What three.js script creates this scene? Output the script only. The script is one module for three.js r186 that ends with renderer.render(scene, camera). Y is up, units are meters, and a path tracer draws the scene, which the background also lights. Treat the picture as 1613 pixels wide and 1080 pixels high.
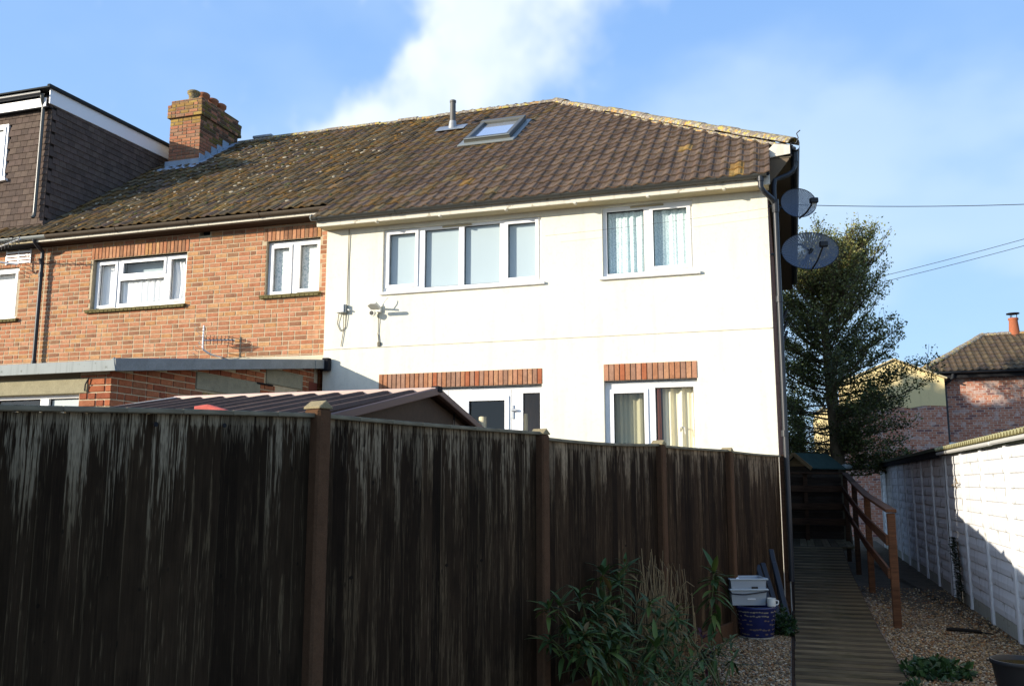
import * as THREE from 'three';
import { mergeGeometries } from 'three/addons/utils/BufferGeometryUtils.js';

// ---------------------------------------------------------------- camera, light, exposure
const scene = new THREE.Scene();
const camera = new THREE.PerspectiveCamera(41.95, 1024 / 685, 0.1, 1500);
camera.position.set(0.1, 1.3, 12.4);
camera.rotation.order = 'YXZ';
camera.rotation.set(8.87 * Math.PI / 180, 17.3 * Math.PI / 180, 0);
camera.updateMatrixWorld();
const renderer = new THREE.WebGLRenderer({ antialias: true });
renderer.toneMapping = THREE.LinearToneMapping;
renderer.toneMappingExposure = 1.45;
renderer.shadowMap.enabled = true;
const SUN = new THREE.Vector3(-0.768, 0.26, 0.64).normalize();
const sun = new THREE.DirectionalLight(new THREE.Color().setRGB(1, 0.9, 0.75), 5.0);
sun.position.copy(SUN).multiplyScalar(60);
sun.castShadow = true;
sun.shadow.mapSize.set(4096, 4096);
Object.assign(sun.shadow.camera, { left: -30, right: 30, top: 30, bottom: -30, near: 1, far: 140 });
scene.add(sun); scene.add(sun.target);

// ---------------------------------------------------------------- random numbers and noise
function rng(seed) { let a = seed >>> 0; return () => { a = (a + 0x6D2B79F5) | 0; let t = Math.imul(a ^ (a >>> 15), 1 | a); t = (t + Math.imul(t ^ (t >>> 7), 61 | t)) ^ t; return ((t ^ (t >>> 14)) >>> 0) / 4294967296; }; }
const R = rng(11);
const rr = (a, b) => a + (b - a) * R();
const pick = (a) => a[Math.floor(R() * a.length) % a.length];
const clamp = (x, a = 0, b = 1) => Math.min(b, Math.max(a, x));
const lerp = (a, b, t) => a + (b - a) * t;
const sst = (a, b, x) => { const t = clamp((x - a) / (b - a)); return t * t * (3 - 2 * t); };
const mix3 = (a, b, t) => [lerp(a[0], b[0], t), lerp(a[1], b[1], t), lerp(a[2], b[2], t)];
function hsh(x, y, s) { let h = Math.imul(x, 374761393) ^ Math.imul(y, 668265263) ^ Math.imul(s, 1274126177); h = Math.imul(h ^ (h >>> 13), 1274126177); return ((h ^ (h >>> 16)) >>> 0) / 4294967296; }
function vn(x, y, s, px, py) { // value noise, period px,py
  const xi = Math.floor(x), yi = Math.floor(y), fx = x - xi, fy = y - yi;
  const m = (a, p) => p ? ((a % p) + p) % p : a;
  const a = hsh(m(xi, px), m(yi, py), s), b = hsh(m(xi + 1, px), m(yi, py), s), c = hsh(m(xi, px), m(yi + 1, py), s), d = hsh(m(xi + 1, px), m(yi + 1, py), s);
  const u = fx * fx * (3 - 2 * fx), v = fy * fy * (3 - 2 * fy);
  return lerp(lerp(a, b, u), lerp(c, d, u), v);
}
function fb(u, v, fx, fy, oct, s) { let r = 0, a = 0.5, n = 0; for (let o = 0; o < oct; o++) { r += a * vn(u * fx, v * fy, s + o * 17, fx, fy); n += a; a *= 0.5; fx *= 2; fy *= 2; } return r / n; }
const v3 = (x, y, z) => new THREE.Vector3(x, y, z);
function n3(x, y, z, s) { const zi = Math.floor(z), f = z - zi, w = f * f * (3 - 2 * f); return lerp(vn(x, y, s + zi * 131), vn(x, y, s + (zi + 1) * 131), w); }
function f3(x, y, z, oct, s) { let r = 0, a = 0.5, n = 0; for (let o = 0; o < oct; o++) { r += a * n3(x, y, z, s + o * 7); n += a; a *= 0.5; x *= 2.03; y *= 2.03; z *= 2.03; } return r / n; }

// ---------------------------------------------------------------- sky
{
  const w = 2048, h = 1024, d = new Float32Array(w * h * 4);
  for (let j = 0; j < h; j++) {
    const el = ((j + 0.5) / h - 0.5) * Math.PI, y = Math.sin(el), c = Math.cos(el);
    for (let i = 0; i < w; i++) {
      const th = ((i + 0.5) / w - 0.5) * Math.PI * 2, x = c * Math.cos(th), z = c * Math.sin(th);
      const k = (j * w + i) * 4;
      let col;
      if (y < 0) col = mix3([0.5, 0.62, 0.74], [0.16, 0.15, 0.14], sst(0, 0.12, -y));
      else {
        const t = Math.pow(y, 0.62);
        col = mix3([0.47, 0.69, 0.88], [0.035, 0.17, 0.56], clamp(t * 0.98));
        const sd = Math.max(0, x * SUN.x + y * SUN.y + z * SUN.z);
        const g = Math.pow(sd, 8) * 0.55 + Math.pow(sd, 2) * 0.1;
        col = [col[0] + g * 1.0, col[1] + g * 0.92, col[2] + g * 0.75];
        const az = Math.atan2(x, -z) * 180 / Math.PI, e = el * 180 / Math.PI;
        // soft high haze
        const pr = 1 / (y + 0.25);
        const hz = sst(0.36, 0.7, f3(x * pr * 2.6 + 5, z * pr * 2.6, 0.5, 6, 31));
        const hz2 = sst(0.42, 0.75, f3(x * pr * 1.1 + 9, z * pr * 1.1, 2.5, 4, 77));
        col = mix3(col, [0.56, 0.68, 0.77], (0.5 + 0.2 * sst(0.45, 0.2, y)) * hz * (0.3 + 0.7 * hz2));
        // scattered cumulus, one bank of them over the houses
        if (e > 3) {
          const nz = f3(az * 0.22 + 40, e * 0.22, 3.3, 5, 5), nl = f3(az * 0.09 + 11, e * 0.09, 8.3, 4, 9);
          const q = (az + 26.2) * 0.74 - (e - 26.4) * 0.67;
          const band = sst(-1.4, 2.2, q) * (1 - sst(3.5, 15, q + (nl - 0.5) * 7)) * sst(12, 21, e) * (1 - sst(36, 48, e + nl * 12));
          const lump = 0.5 * f3(az * 0.46 + 17, e * 0.46, 2.7, 6, 15) + 0.5 * f3(az * 0.2 + 31, e * 0.2, 4.9, 4, 19) + 0.16 * (f3(az * 1.6 + 3, e * 1.6, 7.7, 4, 23) - 0.5);
          let dn = sst(0.17, 0.98, band * 0.95 + (lump - 0.5) * 2.0 * (0.5 + 0.5 * (1 - sst(0.5, 5, q))));
          dn *= 0.7 + 0.36 * nz;
          const far = Math.abs(az + 20) > 42 ? sst(0.56, 0.74, f3(x * pr * 1.4 + 3, z * pr * 1.4 + 7, 4.1, 5, 21)) * sst(42, 60, Math.abs(az + 20)) : 0;
          dn = clamp(Math.max(dn, far * 0.85));
          col = mix3(col, [0.70, 0.76, 0.80], dn);
        }
      }
      d[k] = col[0]; d[k + 1] = col[1]; d[k + 2] = col[2]; d[k + 3] = 1;
    }
  }
  const t = new THREE.DataTexture(d, w, h, THREE.RGBAFormat, THREE.FloatType);
  t.mapping = THREE.EquirectangularReflectionMapping; t.magFilter = THREE.LinearFilter; t.minFilter = THREE.LinearFilter; t.needsUpdate = true;
  scene.background = t; scene.environment = t;
}

// ---------------------------------------------------------------- textures
const s8 = (x) => { x = clamp(x); return Math.round(255 * (x <= 0.0031308 ? 12.92 * x : 1.055 * Math.pow(x, 1 / 2.4) - 0.055)); };
function tex(w, h, fn, srgb = true) {
  const d = new Uint8Array(w * h * 4);
  for (let j = 0; j < h; j++) for (let i = 0; i < w; i++) {
    const c = fn((i + 0.5) / w, (j + 0.5) / h), k = (j * w + i) * 4;
    for (let q = 0; q < 3; q++) { const v = Array.isArray(c) ? c[q] : c; d[k + q] = srgb ? s8(v) : Math.round(255 * clamp(v)); }
    d[k + 3] = 255;
  }
  const t = new THREE.DataTexture(d, w, h, THREE.RGBAFormat);
  t.wrapS = t.wrapT = THREE.RepeatWrapping; t.magFilter = THREE.LinearFilter; t.minFilter = THREE.LinearMipmapLinearFilter; t.generateMipmaps = true;
  if (srgb) t.colorSpace = THREE.SRGBColorSpace;
  t.needsUpdate = true; return t;
}
const rep = (t, x, y = x) => { const c = t.clone(); c.repeat.set(x, y); c.needsUpdate = true; return c; };
const T = {};
T.grain = tex(512, 512, (u, v) => { const a = fb(u, v, 8, 8, 4, 1), b = fb(u, v, 96, 96, 2, 5); return clamp(0.62 + 0.34 * a + 0.3 * (b - 0.5)); });
T.bump = tex(512, 512, (u, v) => 0.5 * fb(u, v, 24, 24, 4, 3) + 0.5 * fb(u, v, 120, 120, 2, 9), false);
T.brick = tex(512, 512, (u, v) => {
  const a = fb(u, v, 10, 10, 4, 13), b = fb(u, v, 70, 70, 3, 15), s = sst(0.70, 0.8, fb(u, v, 40, 40, 3, 19));
  const k = 0.72 + 0.5 * (a - 0.2) + 0.35 * (b - 0.5);
  return mix3([k, k * 0.98, k * 0.95], [0.5, 0.42, 0.36], s * 0.6);
});
T.render = tex(1024, 1024, (u, v) => { const a = fb(u, v, 5, 5, 4, 23), b = fb(u, v, 90, 90, 2, 27), st = sst(0.55, 0.8, fb(u, v, 30, 3, 3, 29)); const k = 0.93 + 0.07 * a - 0.05 * (b > 0.72 ? 1 : 0) - 0.06 * st; return [k, k * 0.99, k * 0.96]; });
// concrete roof tile with lichen: pale spots, ochre spots, moss film
T.tile = tex(1024, 1024, (u, v) => {
  const a = fb(u, v, 12, 12, 4, 33), g = fb(u, v, 140, 140, 2, 35);
  let c = mix3([0.72, 0.72, 0.74], [1.15, 1.08, 1.0], a); c = c.map((x) => x * (0.72 + 0.55 * g) * 0.85);
  const w = sst(0.715, 0.77, fb(u, v, 44, 44, 3, 37)); c = mix3(c, [2.6, 2.7, 2.6].map(x => x / 1), 0.24 * w);
  const o = sst(0.68, 0.76, fb(u, v, 26, 26, 4, 41)); c = mix3(c, [1.6, 0.95, 0.35], 0.32 * o);
  const m = sst(0.6, 0.78, fb(u, v, 9, 9, 5, 43)); c = mix3(c, [0.42, 0.44, 0.3], 0.6 * m);
  return c.map((x) => clamp(x * 0.62));
});
T.lichen = tex(512, 512, (u, v) => {
  const a = fb(u, v, 14, 14, 4, 51), b = fb(u, v, 60, 60, 3, 53);
  let c = mix3([0.13, 0.105, 0.085], [0.3, 0.25, 0.2], a);
  c = mix3(c, [0.42, 0.4, 0.3], 0.75 * sst(0.52, 0.66, fb(u, v, 18, 18, 4, 57)));
  c = mix3(c, [0.5, 0.27, 0.07], 0.8 * sst(0.58, 0.68, fb(u, v, 8, 8, 5, 59)));
  c = mix3(c, [0.5, 0.4, 0.08], 0.8 * sst(0.6, 0.7, fb(u, v, 11, 11, 5, 61)));
  return c.map((x) => x * (0.6 + 0.8 * b));
});
// stained fence boards with bleached streaks that start at the top (v = height / 2.2 m)
T.fence = tex(2048, 1024, (u, v) => { // 20 boards side by side, each with its own weathering
  const y = v * 2.2, c0 = Math.floor(u * 20), f = u * 20 - c0, hb = hsh(c0, 1, 70), hc = hsh(c0, 2, 70);
  const top = Math.max(sst(1.95 - 0.8 * hb, 2.06, y), 1.25 * sst(1.97, 2.03, y));
  const n = 0.55 * fb(u, v, 190, 7, 4, 71) + 0.45 * fb(u, v, 620, 26, 3, 73), big = fb(u, v, 44, 6, 4, 75);
  const edge = sst(0.0, 0.16, f) * sst(1.0, 0.82, f);  // darker board edges: less bleaching, plus overlap shade put into the colour
  const th = lerp(0.645, 0.37 + 0.13 * hc, top * (0.3 + 0.7 * edge)) - (big - 0.5) * 0.42;
  let p = sst(th, th + 0.1, n); p *= 0.45 + 0.55 * sst(0.3, 0.6, fb(u, v, 700, 70, 2, 77));
  const lip = sst(0.07, 0.0, f) * sst(0.42, 0.6, fb(u, v, 60, 9, 3, 87)); p = Math.max(p, lip * 0.9);
  const nlw = 0.6 * fb(u, v, 260, 4, 3, 89) + 0.4 * fb(u, v, 720, 18, 2, 97), pl = sst(0.6, 0.68, nlw + (big - 0.5) * 0.55 + (hc - 0.5) * 0.06) * (0.3 + 0.7 * sst(0.3, 0.6, fb(u, v, 600, 50, 2, 99))); p = Math.max(p, pl * 0.9);
  const gr = fb(u, v, 500, 16, 2, 79), blot = fb(u, v, 30, 12, 4, 81);
  const dk = mix3([0.016, 0.0105, 0.006], [0.04, 0.0265, 0.0155], clamp(0.6 * gr + 0.9 * (blot - 0.4)));
  let c = mix3(dk, mix3([0.19, 0.145, 0.085], [0.265, 0.228, 0.165], clamp(top)), clamp(p) * (0.4 + 0.48 * clamp(top)));
  const kn = fb(u, v, 60, 32, 2, 83); if (kn > 0.87) c = mix3(c, [0.012, 0.009, 0.006], sst(0.87, 0.92, kn));
  return c;
});
T.wood = tex(1024, 512, (u, v) => { // grain along u
  const g = fb(u, v, 6, 90, 4, 91), b = fb(u, v, 5, 5, 4, 93), f = fb(u, v, 24, 220, 2, 95);
  const k = 0.55 + 0.5 * (g - 0.3) + 0.35 * (b - 0.5) + 0.25 * (f - 0.5); return [k, k * 0.97, k * 0.92];
});
T.deck = tex(1024, 512, (u, v) => { const g = fb(u, v, 8, 60, 4, 191), b = fb(u, v, 6, 4, 5, 193); const k = 0.6 + 0.6 * (g - 0.4) + 0.7 * (b - 0.5); const m = sst(0.55, 0.75, fb(u, v, 9, 5, 4, 195)); return mix3([k, k * 0.95, k * 0.85], [0.36, 0.4, 0.22], 0.5 * m); });
T.gravel = tex(1024, 1024, (u, v) => {
  let best = 9, id = 0; const n = 72, X = u * n, Y = v * n, xi = Math.floor(X), yi = Math.floor(Y);
  for (let a = -1; a < 2; a++) for (let b = -1; b < 2; b++) { const cx = ((xi + a) % n + n) % n, cy = ((yi + b) % n + n) % n; const dx = xi + a + hsh(cx, cy, 3) - X, dy = yi + b + hsh(cx, cy, 4) - Y, q = dx * dx + dy * dy; if (q < best) { best = q; id = hsh(cx, cy, 8); } }
  const c = id < 0.3 ? [0.2, 0.14, 0.085] : id < 0.55 ? [0.26, 0.2, 0.14] : id < 0.75 ? [0.13, 0.1, 0.075] : id < 0.9 ? [0.34, 0.29, 0.22] : [0.17, 0.09, 0.05];
  return c.map((x) => x * (1.1 - 0.9 * clamp(best)));
});
T.soil = tex(512, 512, (u, v) => { const a = fb(u, v, 10, 10, 5, 101), b = fb(u, v, 90, 90, 3, 103); return mix3([0.05, 0.042, 0.03], [0.14, 0.11, 0.075], a * 0.7 + (b - 0.5) * 0.9 + 0.1); });
T.conc = tex(512, 512, (u, v) => { const a = fb(u, v, 7, 7, 5, 111), b = fb(u, v, 110, 110, 2, 113); const k = 0.7 + 0.3 * (a - 0.3) + 0.3 * (b - 0.5); return [k, k, k * 0.95]; });
T.paint = tex(1024, 512, (u, v) => { // white painted concrete, grimy low down and along runs
  const a = fb(u, v, 8, 8, 5, 121), r = sst(0.55, 0.8, fb(u, v, 50, 4, 3, 123)); const k = 0.9 + 0.12 * (a - 0.5) - 0.14 * r; const ch = sst(0.72, 0.78, fb(u, v, 30, 30, 4, 125)); return mix3([k, k, k], [0.4, 0.39, 0.34], 0.7 * ch);
});
T.bark = tex(256, 512, (u, v) => { const g = fb(u, v, 16, 10, 5, 131); return mix3([0.4, 0.4, 0.38], [1.1, 1.0, 0.9], g); });
T.lace = tex(512, 512, (u, v) => { const a = fb(u, v, 26, 26, 3, 141); const s = sst(0.52, 0.6, a); return mix3([0.95, 0.95, 0.93], [0.5, 0.6, 0.6], s * 0.8); });
T.rub = tex(1024, 1024, (u, v) => { // old far brickwork with flaked limewash, one repeat = 2.25 m
  const rows = 30, cols = 10, y = v * rows, r = Math.floor(y), x = u * cols + (r & 1 ? 0.5 : 0), c = Math.floor(x), fx = x - c, fy = y - r, h1 = hsh(((c % cols) + cols) % cols, r, 151), h2 = hsh(((c % cols) + cols) % cols, r, 152);
  let col = mix3([0.34, 0.13, 0.085], [0.47, 0.23, 0.15], h1); if (h2 > 0.85) col = [0.2, 0.1, 0.09];
  if (fx < 0.05 || fx > 0.95 || fy < 0.13) col = [0.46, 0.38, 0.31];
  const p = sst(0.54, 0.66, fb(u, v, 12, 16, 5, 155)); col = mix3(col, [0.5, 0.4, 0.35], 0.6 * p);
  return col.map((q) => q * (0.8 + 0.4 * fb(u, v, 60, 60, 2, 157)));
});
T.pot = tex(512, 256, (u, v) => { // cobalt glaze with dabbed rows
  let c = mix3([0.01, 0.013, 0.055], [0.016, 0.022, 0.09], fb(u, v, 20, 20, 3, 161));
  const rows = [0.165, 0.215, 0.265, 0.315, 0.365, 0.41];
  rows.forEach((y, i) => { const n = 34 + i * 2, k = Math.floor(u * n), fu = u * n - k - 0.5 + (hsh(k, i, 4) - 0.5) * 0.4, d = Math.hypot(fu * 0.7, (v - y - (hsh(k, i, 5) - 0.5) * 0.012) * 52); if (d < 0.34 + 0.16 * hsh(k, i, 6) && hsh(k, i, 7) > (i > 3 ? 0.15 : 0.4)) c = mix3(c, i > 3 ? [0.34, 0.3, 0.19] : [0.2, 0.15, 0.09], 0.7); });
  return c;
});

// ---------------------------------------------------------------- materials (base colours are linear)
const lin = (c) => new THREE.Color().setRGB(c[0], c[1], c[2]);
const mat = (c, rough = 0.85, o = {}) => new THREE.MeshPhysicalMaterial({ color: lin(c), roughness: rough, specularIntensity: o.metalness ? 1 : rough >= 0.85 ? 0.15 : rough >= 0.6 ? 0.4 : 0.8, ...o });
const phys = (c, rough, o = {}) => new THREE.MeshPhysicalMaterial({ color: lin(c), roughness: rough, ...o });
const b = (s) => ({ bumpMap: T.bump, bumpScale: s });
const M = {
  render: mat([0.78, 0.755, 0.645], 0.92, { map: rep(T.render, 0.3), ...b(0.003) }),
  brick: mat([1, 1, 1], 0.92, { vertexColors: true, map: rep(T.brick, 2.2), ...b(0.004) }),
  mortar: mat([0.6, 0.49, 0.33], 0.95, { map: rep(T.grain, 3), ...b(0.003) }),
  mortarDark: mat([0.3, 0.24, 0.17], 0.95, { map: rep(T.grain, 3) }),
  tile: mat([1, 1, 1], 0.9, { vertexColors: true, map: rep(T.tile, 1.1), ...b(0.004) }),
  under: mat([0.03, 0.027, 0.025], 0.95),
  lichen: mat([1.0, 1.0, 1.0], 0.95, { map: rep(T.lichen, 1.6), ...b(0.012) }),
  upvc: mat([0.84, 0.84, 0.83], 0.35),
  upvcGrey: mat([0.5, 0.5, 0.47], 0.6),
  fascia: mat([0.75, 0.7, 0.58], 0.7, { map: rep(T.paint, 0.4) }),
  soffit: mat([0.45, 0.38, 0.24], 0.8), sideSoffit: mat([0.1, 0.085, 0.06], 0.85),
  gutter: mat([0.05, 0.052, 0.048], 0.42),
  gutterRust: mat([0.11, 0.085, 0.06], 0.75, { map: rep(T.grain, 1.5) }),
  gutterGrey: mat([0.2, 0.22, 0.21], 0.4),
  pipe: mat([0.02, 0.023, 0.028], 0.42),
  glass: phys([1, 1, 1], 0.03, { transmission: 1, thickness: 0, ior: 1.55 }),
  glassDirty: phys([0.55, 0.62, 0.6], 0.3, { transmission: 0.6, thickness: 0, ior: 1.5 }),
  dark: mat([0.02, 0.02, 0.022], 0.9),
  room: mat([0.22, 0.2, 0.17], 0.9),
  sky_tint_blind: mat([0.43, 0.52, 0.555], 0.9),  // sky reflection in the panes is painted into this blue-grey
  net: mat([0.88, 0.89, 0.87], 0.95, { side: THREE.DoubleSide }),
  netBlue: mat([0.74, 0.87, 0.88], 0.95, { map: rep(T.lace, 5), side: THREE.DoubleSide }),
  lace: mat([0.9, 0.92, 0.9], 0.95, { map: rep(T.lace, 2), side: THREE.DoubleSide }),
  cream: mat([0.78, 0.72, 0.5], 0.95, { side: THREE.DoubleSide }),
  olive: mat([0.36, 0.35, 0.23], 0.95, { side: THREE.DoubleSide }),
  terra: mat([0.45, 0.12, 0.045], 0.9, { side: THREE.DoubleSide }),
  lead: mat([0.3, 0.34, 0.38], 0.45, { metalness: 0.35, map: T.grain }),
  zinc: mat([0.45, 0.46, 0.45], 0.45, { metalness: 0.3, map: T.grain }),
  vent: mat([0.11, 0.105, 0.095], 0.5),
  skyFrame: mat([0.1, 0.1, 0.085], 0.45),
  hung: mat([1, 1, 1], 0.9, { vertexColors: true, map: rep(T.grain, 3), ...b(0.003) }),
  felt: mat([0.05, 0.055, 0.055], 0.85, { map: rep(T.grain, 2) }),
  fasciaGrey: mat([0.27, 0.29, 0.29], 0.6, { map: rep(T.grain, 1.2) }),
  fasciaPale: mat([0.32, 0.35, 0.34], 0.7, { map: rep(T.paint, 0.7) }),
  concrete: mat([0.4, 0.36, 0.25], 0.95, { map: rep(T.conc, 1.5), ...b(0.004) }),
  concGrey: mat([0.32, 0.3, 0.23], 0.95, { map: rep(T.conc, 1.5), ...b(0.004) }),
  post: mat([0.12, 0.064, 0.036], 0.95, { map: rep(T.conc, 2.5), ...b(0.004) }),
  postPale: mat([0.34, 0.28, 0.17], 0.95, { map: rep(T.conc, 2.5), ...b(0.004) }),
  fence: mat([1, 1, 1], 0.9, { vertexColors: true, map: T.fence, bumpMap: T.bump, bumpScale: 0.002 }),
  capping: mat([0.27, 0.24, 0.17], 0.9, { map: rep(T.wood, 0.6) }),
  rail: mat([0.17, 0.075, 0.036], 0.8, { map: rep(T.wood, 0.7) }),
  railDark: mat([0.09, 0.05, 0.03], 0.85, { map: rep(T.wood, 0.7) }),
  deck: mat([1, 1, 1], 0.85, { vertexColors: true, map: rep(T.deck, 0.5) }),
  gravel: mat([1, 1, 1], 0.95, { map: rep(T.gravel, 0.9), bumpMap: rep(T.gravel, 0.9), bumpScale: 0.01 }),
  soil: mat([1, 1, 1], 0.98, { map: rep(T.soil, 0.8), ...b(0.01) }),
  pebble: mat([1, 1, 1], 0.8),
  white: mat([0.74, 0.75, 0.76], 0.85, { map: rep(T.paint, 0.16), ...b(0.002) }),
  whiteBase: mat([0.42, 0.42, 0.36], 0.92, { map: rep(T.paint, 0.6), ...b(0.003) }),
  asb: mat([0.5, 0.46, 0.27], 0.95, { map: rep(T.conc, 1.2), ...b(0.005) }),
  asbMoss: mat([0.11, 0.12, 0.08], 0.95, { map: rep(T.conc, 1.2) }),
  shedBrown: mat([0.075, 0.042, 0.025], 0.7, { map: rep(T.grain, 0.6) }),
  shedRoof: mat([0.13, 0.085, 0.085], 0.4, { metalness: 0.15 }),
  shedCap: mat([0.55, 0.4, 0.33], 0.5),
  red: mat([0.6, 0.13, 0.1], 0.8, { map: rep(T.grain, 4) }),
  green: mat([0.035, 0.06, 0.05], 0.9, { map: rep(T.grain, 2) }),
  shedWood: mat([0.25, 0.17, 0.09], 0.9, { map: rep(T.wood, 0.8) }),
  shedDark: mat([0.06, 0.045, 0.035], 0.9, { map: rep(T.wood, 0.8) }),
  yellow: mat([0.78, 0.64, 0.34], 0.92, { map: rep(T.render, 0.4) }),
  rub: mat([1, 1, 1], 0.95, { map: rep(T.rub, 1 / 2.25), bumpMap: rep(T.rub, 1 / 2.25), bumpScale: 0.008 }),
  sideWall: mat([0.5, 0.42, 0.36], 0.95, { map: rep(T.rub, 1 / 2.25), bumpMap: rep(T.rub, 1 / 2.25), bumpScale: 0.012 }),
  terracotta: mat([0.36, 0.15, 0.08], 0.85, { map: rep(T.brick, 2) }),
  potLichen: mat([0.8, 0.75, 0.6], 0.95, { map: rep(T.lichen, 2) }),
  bark: mat([0.13, 0.11, 0.075], 0.95, { map: T.bark, bumpMap: T.bark, bumpScale: 0.02 }),
  leaf: phys([1, 1, 1], 0.6, { vertexColors: true, side: THREE.DoubleSide, transmission: 0.4, specularIntensity: 0.5, thickness: 0 }),
  leafSolid: mat([1, 1, 1], 0.5, { vertexColors: true, side: THREE.DoubleSide }),
  dry: mat([0.29, 0.21, 0.11], 0.9, { side: THREE.DoubleSide }),
  steel: mat([0.55, 0.56, 0.57], 0.35, { metalness: 0.7 }),
  wire: mat([0.03, 0.03, 0.035], 0.6),
  cable: mat([0.14, 0.13, 0.1], 0.8),
  dish: null, black: mat([0.015, 0.016, 0.018], 0.5),
  crate: mat([0.34, 0.38, 0.4], 0.45),
  crateLid: mat([0.42, 0.47, 0.48], 0.4),
  cobalt: mat([1, 1, 1], 0.25, { map: T.pot }),
  potBase: mat([0.3, 0.28, 0.22], 0.9),
  ceramic: mat([0.7, 0.7, 0.64], 0.4),
  whiteBox: mat([0.7, 0.72, 0.72], 0.5),
};
{ // perforated dish sheet: round holes in a dark coated plate
  const a = tex(64, 64, (u, v) => { const d = Math.hypot(u - 0.5, v - 0.5); return d < 0.24 ? 0 : 1; }, false);
  M.dish = mat([0.13, 0.16, 0.21], 0.5, { alphaMap: rep(a, 60, 60), transparent: true, side: THREE.DoubleSide });
}

// ---------------------------------------------------------------- geometry helpers
function N(g) { // plain non-indexed geometry with uv
  g = g.index ? g.toNonIndexed() : g;
  if (!g.attributes.normal) g.computeVertexNormals();
  for (const k of Object.keys(g.attributes)) if (!['position', 'normal', 'uv', 'color'].includes(k)) g.deleteAttribute(k);
  if (!g.attributes.uv) uvBox(g);
  g.morphAttributes = {}; return g;
}
function uvBox(g, ox = 0, oy = 0) { // box projection in metres
  const p = g.attributes.position, uv = new Float32Array(p.count * 2), a = v3(), c = v3(), d = v3(), n = v3();
  for (let i = 0; i < p.count; i += 3) {
    a.fromBufferAttribute(p, i); c.fromBufferAttribute(p, i + 1); d.fromBufferAttribute(p, i + 2);
    n.crossVectors(c.clone().sub(a), d.clone().sub(a));
    const x = Math.abs(n.x), y = Math.abs(n.y), z = Math.abs(n.z);
    [a, c, d].forEach((q, k) => { const [s, t] = z >= x && z >= y ? [q.x, q.y] : x >= y ? [q.z, q.y] : [q.x, q.z]; uv[(i + k) * 2] = s + ox; uv[(i + k) * 2 + 1] = t + oy; });
  }
  g.setAttribute('uv', new THREE.BufferAttribute(uv, 2)); return g;
}
function colour(g, c) { const n = g.attributes.position.count, a = new Float32Array(n * 3); for (let i = 0; i < n; i++) a.set(c, i * 3); g.setAttribute('color', new THREE.BufferAttribute(a, 3)); return g; }
const mg = (list) => { list = list.map(N); const col = list.some((g) => g.attributes.color); if (col) list.forEach((g) => g.attributes.color || colour(g, [1, 1, 1])); return list.length === 1 ? list[0] : mergeGeometries(list); };
function bx(x0, x1, y0, y1, z0, z1) { const g = new THREE.BoxGeometry(x1 - x0, y1 - y0, z1 - z0).toNonIndexed(); g.translate((x0 + x1) / 2, (y0 + y1) / 2, (z0 + z1) / 2); return uvBox(g); }
function cbx(w, h, d, c, ox = 0, oy = 0) { // chamfered box at the origin
  const P = [], X = w / 2, Y = h / 2, Z = d / 2;
  const quad = (a, b2, c2, d2) => P.push(a, b2, c2, a, c2, d2);
  const s3 = [X, Y, Z];
  for (let ax = 0; ax < 3; ax++) for (const s of [-1, 1]) {
    const u = (ax + 1) % 3, v = (ax + 2) % 3, f = (i, j) => { const q = [0, 0, 0]; q[ax] = s * s3[ax]; q[u] = i * (s3[u] - c); q[v] = j * (s3[v] - c); return q; };
    s > 0 ? quad(f(-1, -1), f(1, -1), f(1, 1), f(-1, 1)) : quad(f(-1, -1), f(-1, 1), f(1, 1), f(1, -1));
  }
  for (let ax = 0; ax < 3; ax++) { // edges along ax
    const u = (ax + 1) % 3, v = (ax + 2) % 3;
    for (const i of [-1, 1]) for (const j of [-1, 1]) {
      const f = (t, m) => { const q = [0, 0, 0]; q[ax] = t * (s3[ax] - c); q[u] = i * (s3[u] - (m ? c : 0)); q[v] = j * (s3[v] - (m ? 0 : c)); return q; };
      i * j > 0 ? quad(f(-1, 0), f(1, 0), f(1, 1), f(-1, 1)) : quad(f(-1, 0), f(-1, 1), f(1, 1), f(1, 0));
    }
  }
  for (const i of [-1, 1]) for (const j of [-1, 1]) for (const k of [-1, 1]) {
    const a = [i * X, j * (Y - c), k * (Z - c)], e = [i * (X - c), j * Y, k * (Z - c)], d2 = [i * (X - c), j * (Y - c), k * Z];
    i * j * k > 0 ? P.push(a, e, d2) : P.push(a, d2, e);
  }
  // fix winding of the edge strips so that every face looks outward
  for (let t = 0; t < P.length; t += 3) { const A = v3(...P[t]), B = v3(...P[t + 1]), C = v3(...P[t + 2]); const n = B.clone().sub(A).cross(C.clone().sub(A)); if (n.dot(A.add(B).add(C)) < 0) { const q = P[t + 1]; P[t + 1] = P[t + 2]; P[t + 2] = q; } }
  const g = new THREE.BufferGeometry(); g.setAttribute('position', new THREE.Float32BufferAttribute(P.flat(), 3)); g.computeVertexNormals(); return uvBox(g, ox, oy);
}
const cb = (x0, x1, y0, y1, z0, z1, c = 0.006) => { const g = cbx(x1 - x0, y1 - y0, z1 - z0, Math.min(c, (x1 - x0) * 0.4, (y1 - y0) * 0.4, (z1 - z0) * 0.4)); g.translate((x0 + x1) / 2, (y0 + y1) / 2, (z0 + z1) / 2); return uvBox(g); };
function bar(p, q, r0, r1 = r0, n = 8) { // round bar from p to q
  const A = v3(...p), B = v3(...q), L = A.distanceTo(B), g = new THREE.CylinderGeometry(r1, r0, L, n, 1);
  g.applyQuaternion(new THREE.Quaternion().setFromUnitVectors(v3(0, 1, 0), B.clone().sub(A).normalize())); g.translate(...A.add(B).multiplyScalar(0.5).toArray()); return N(g);
}
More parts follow.
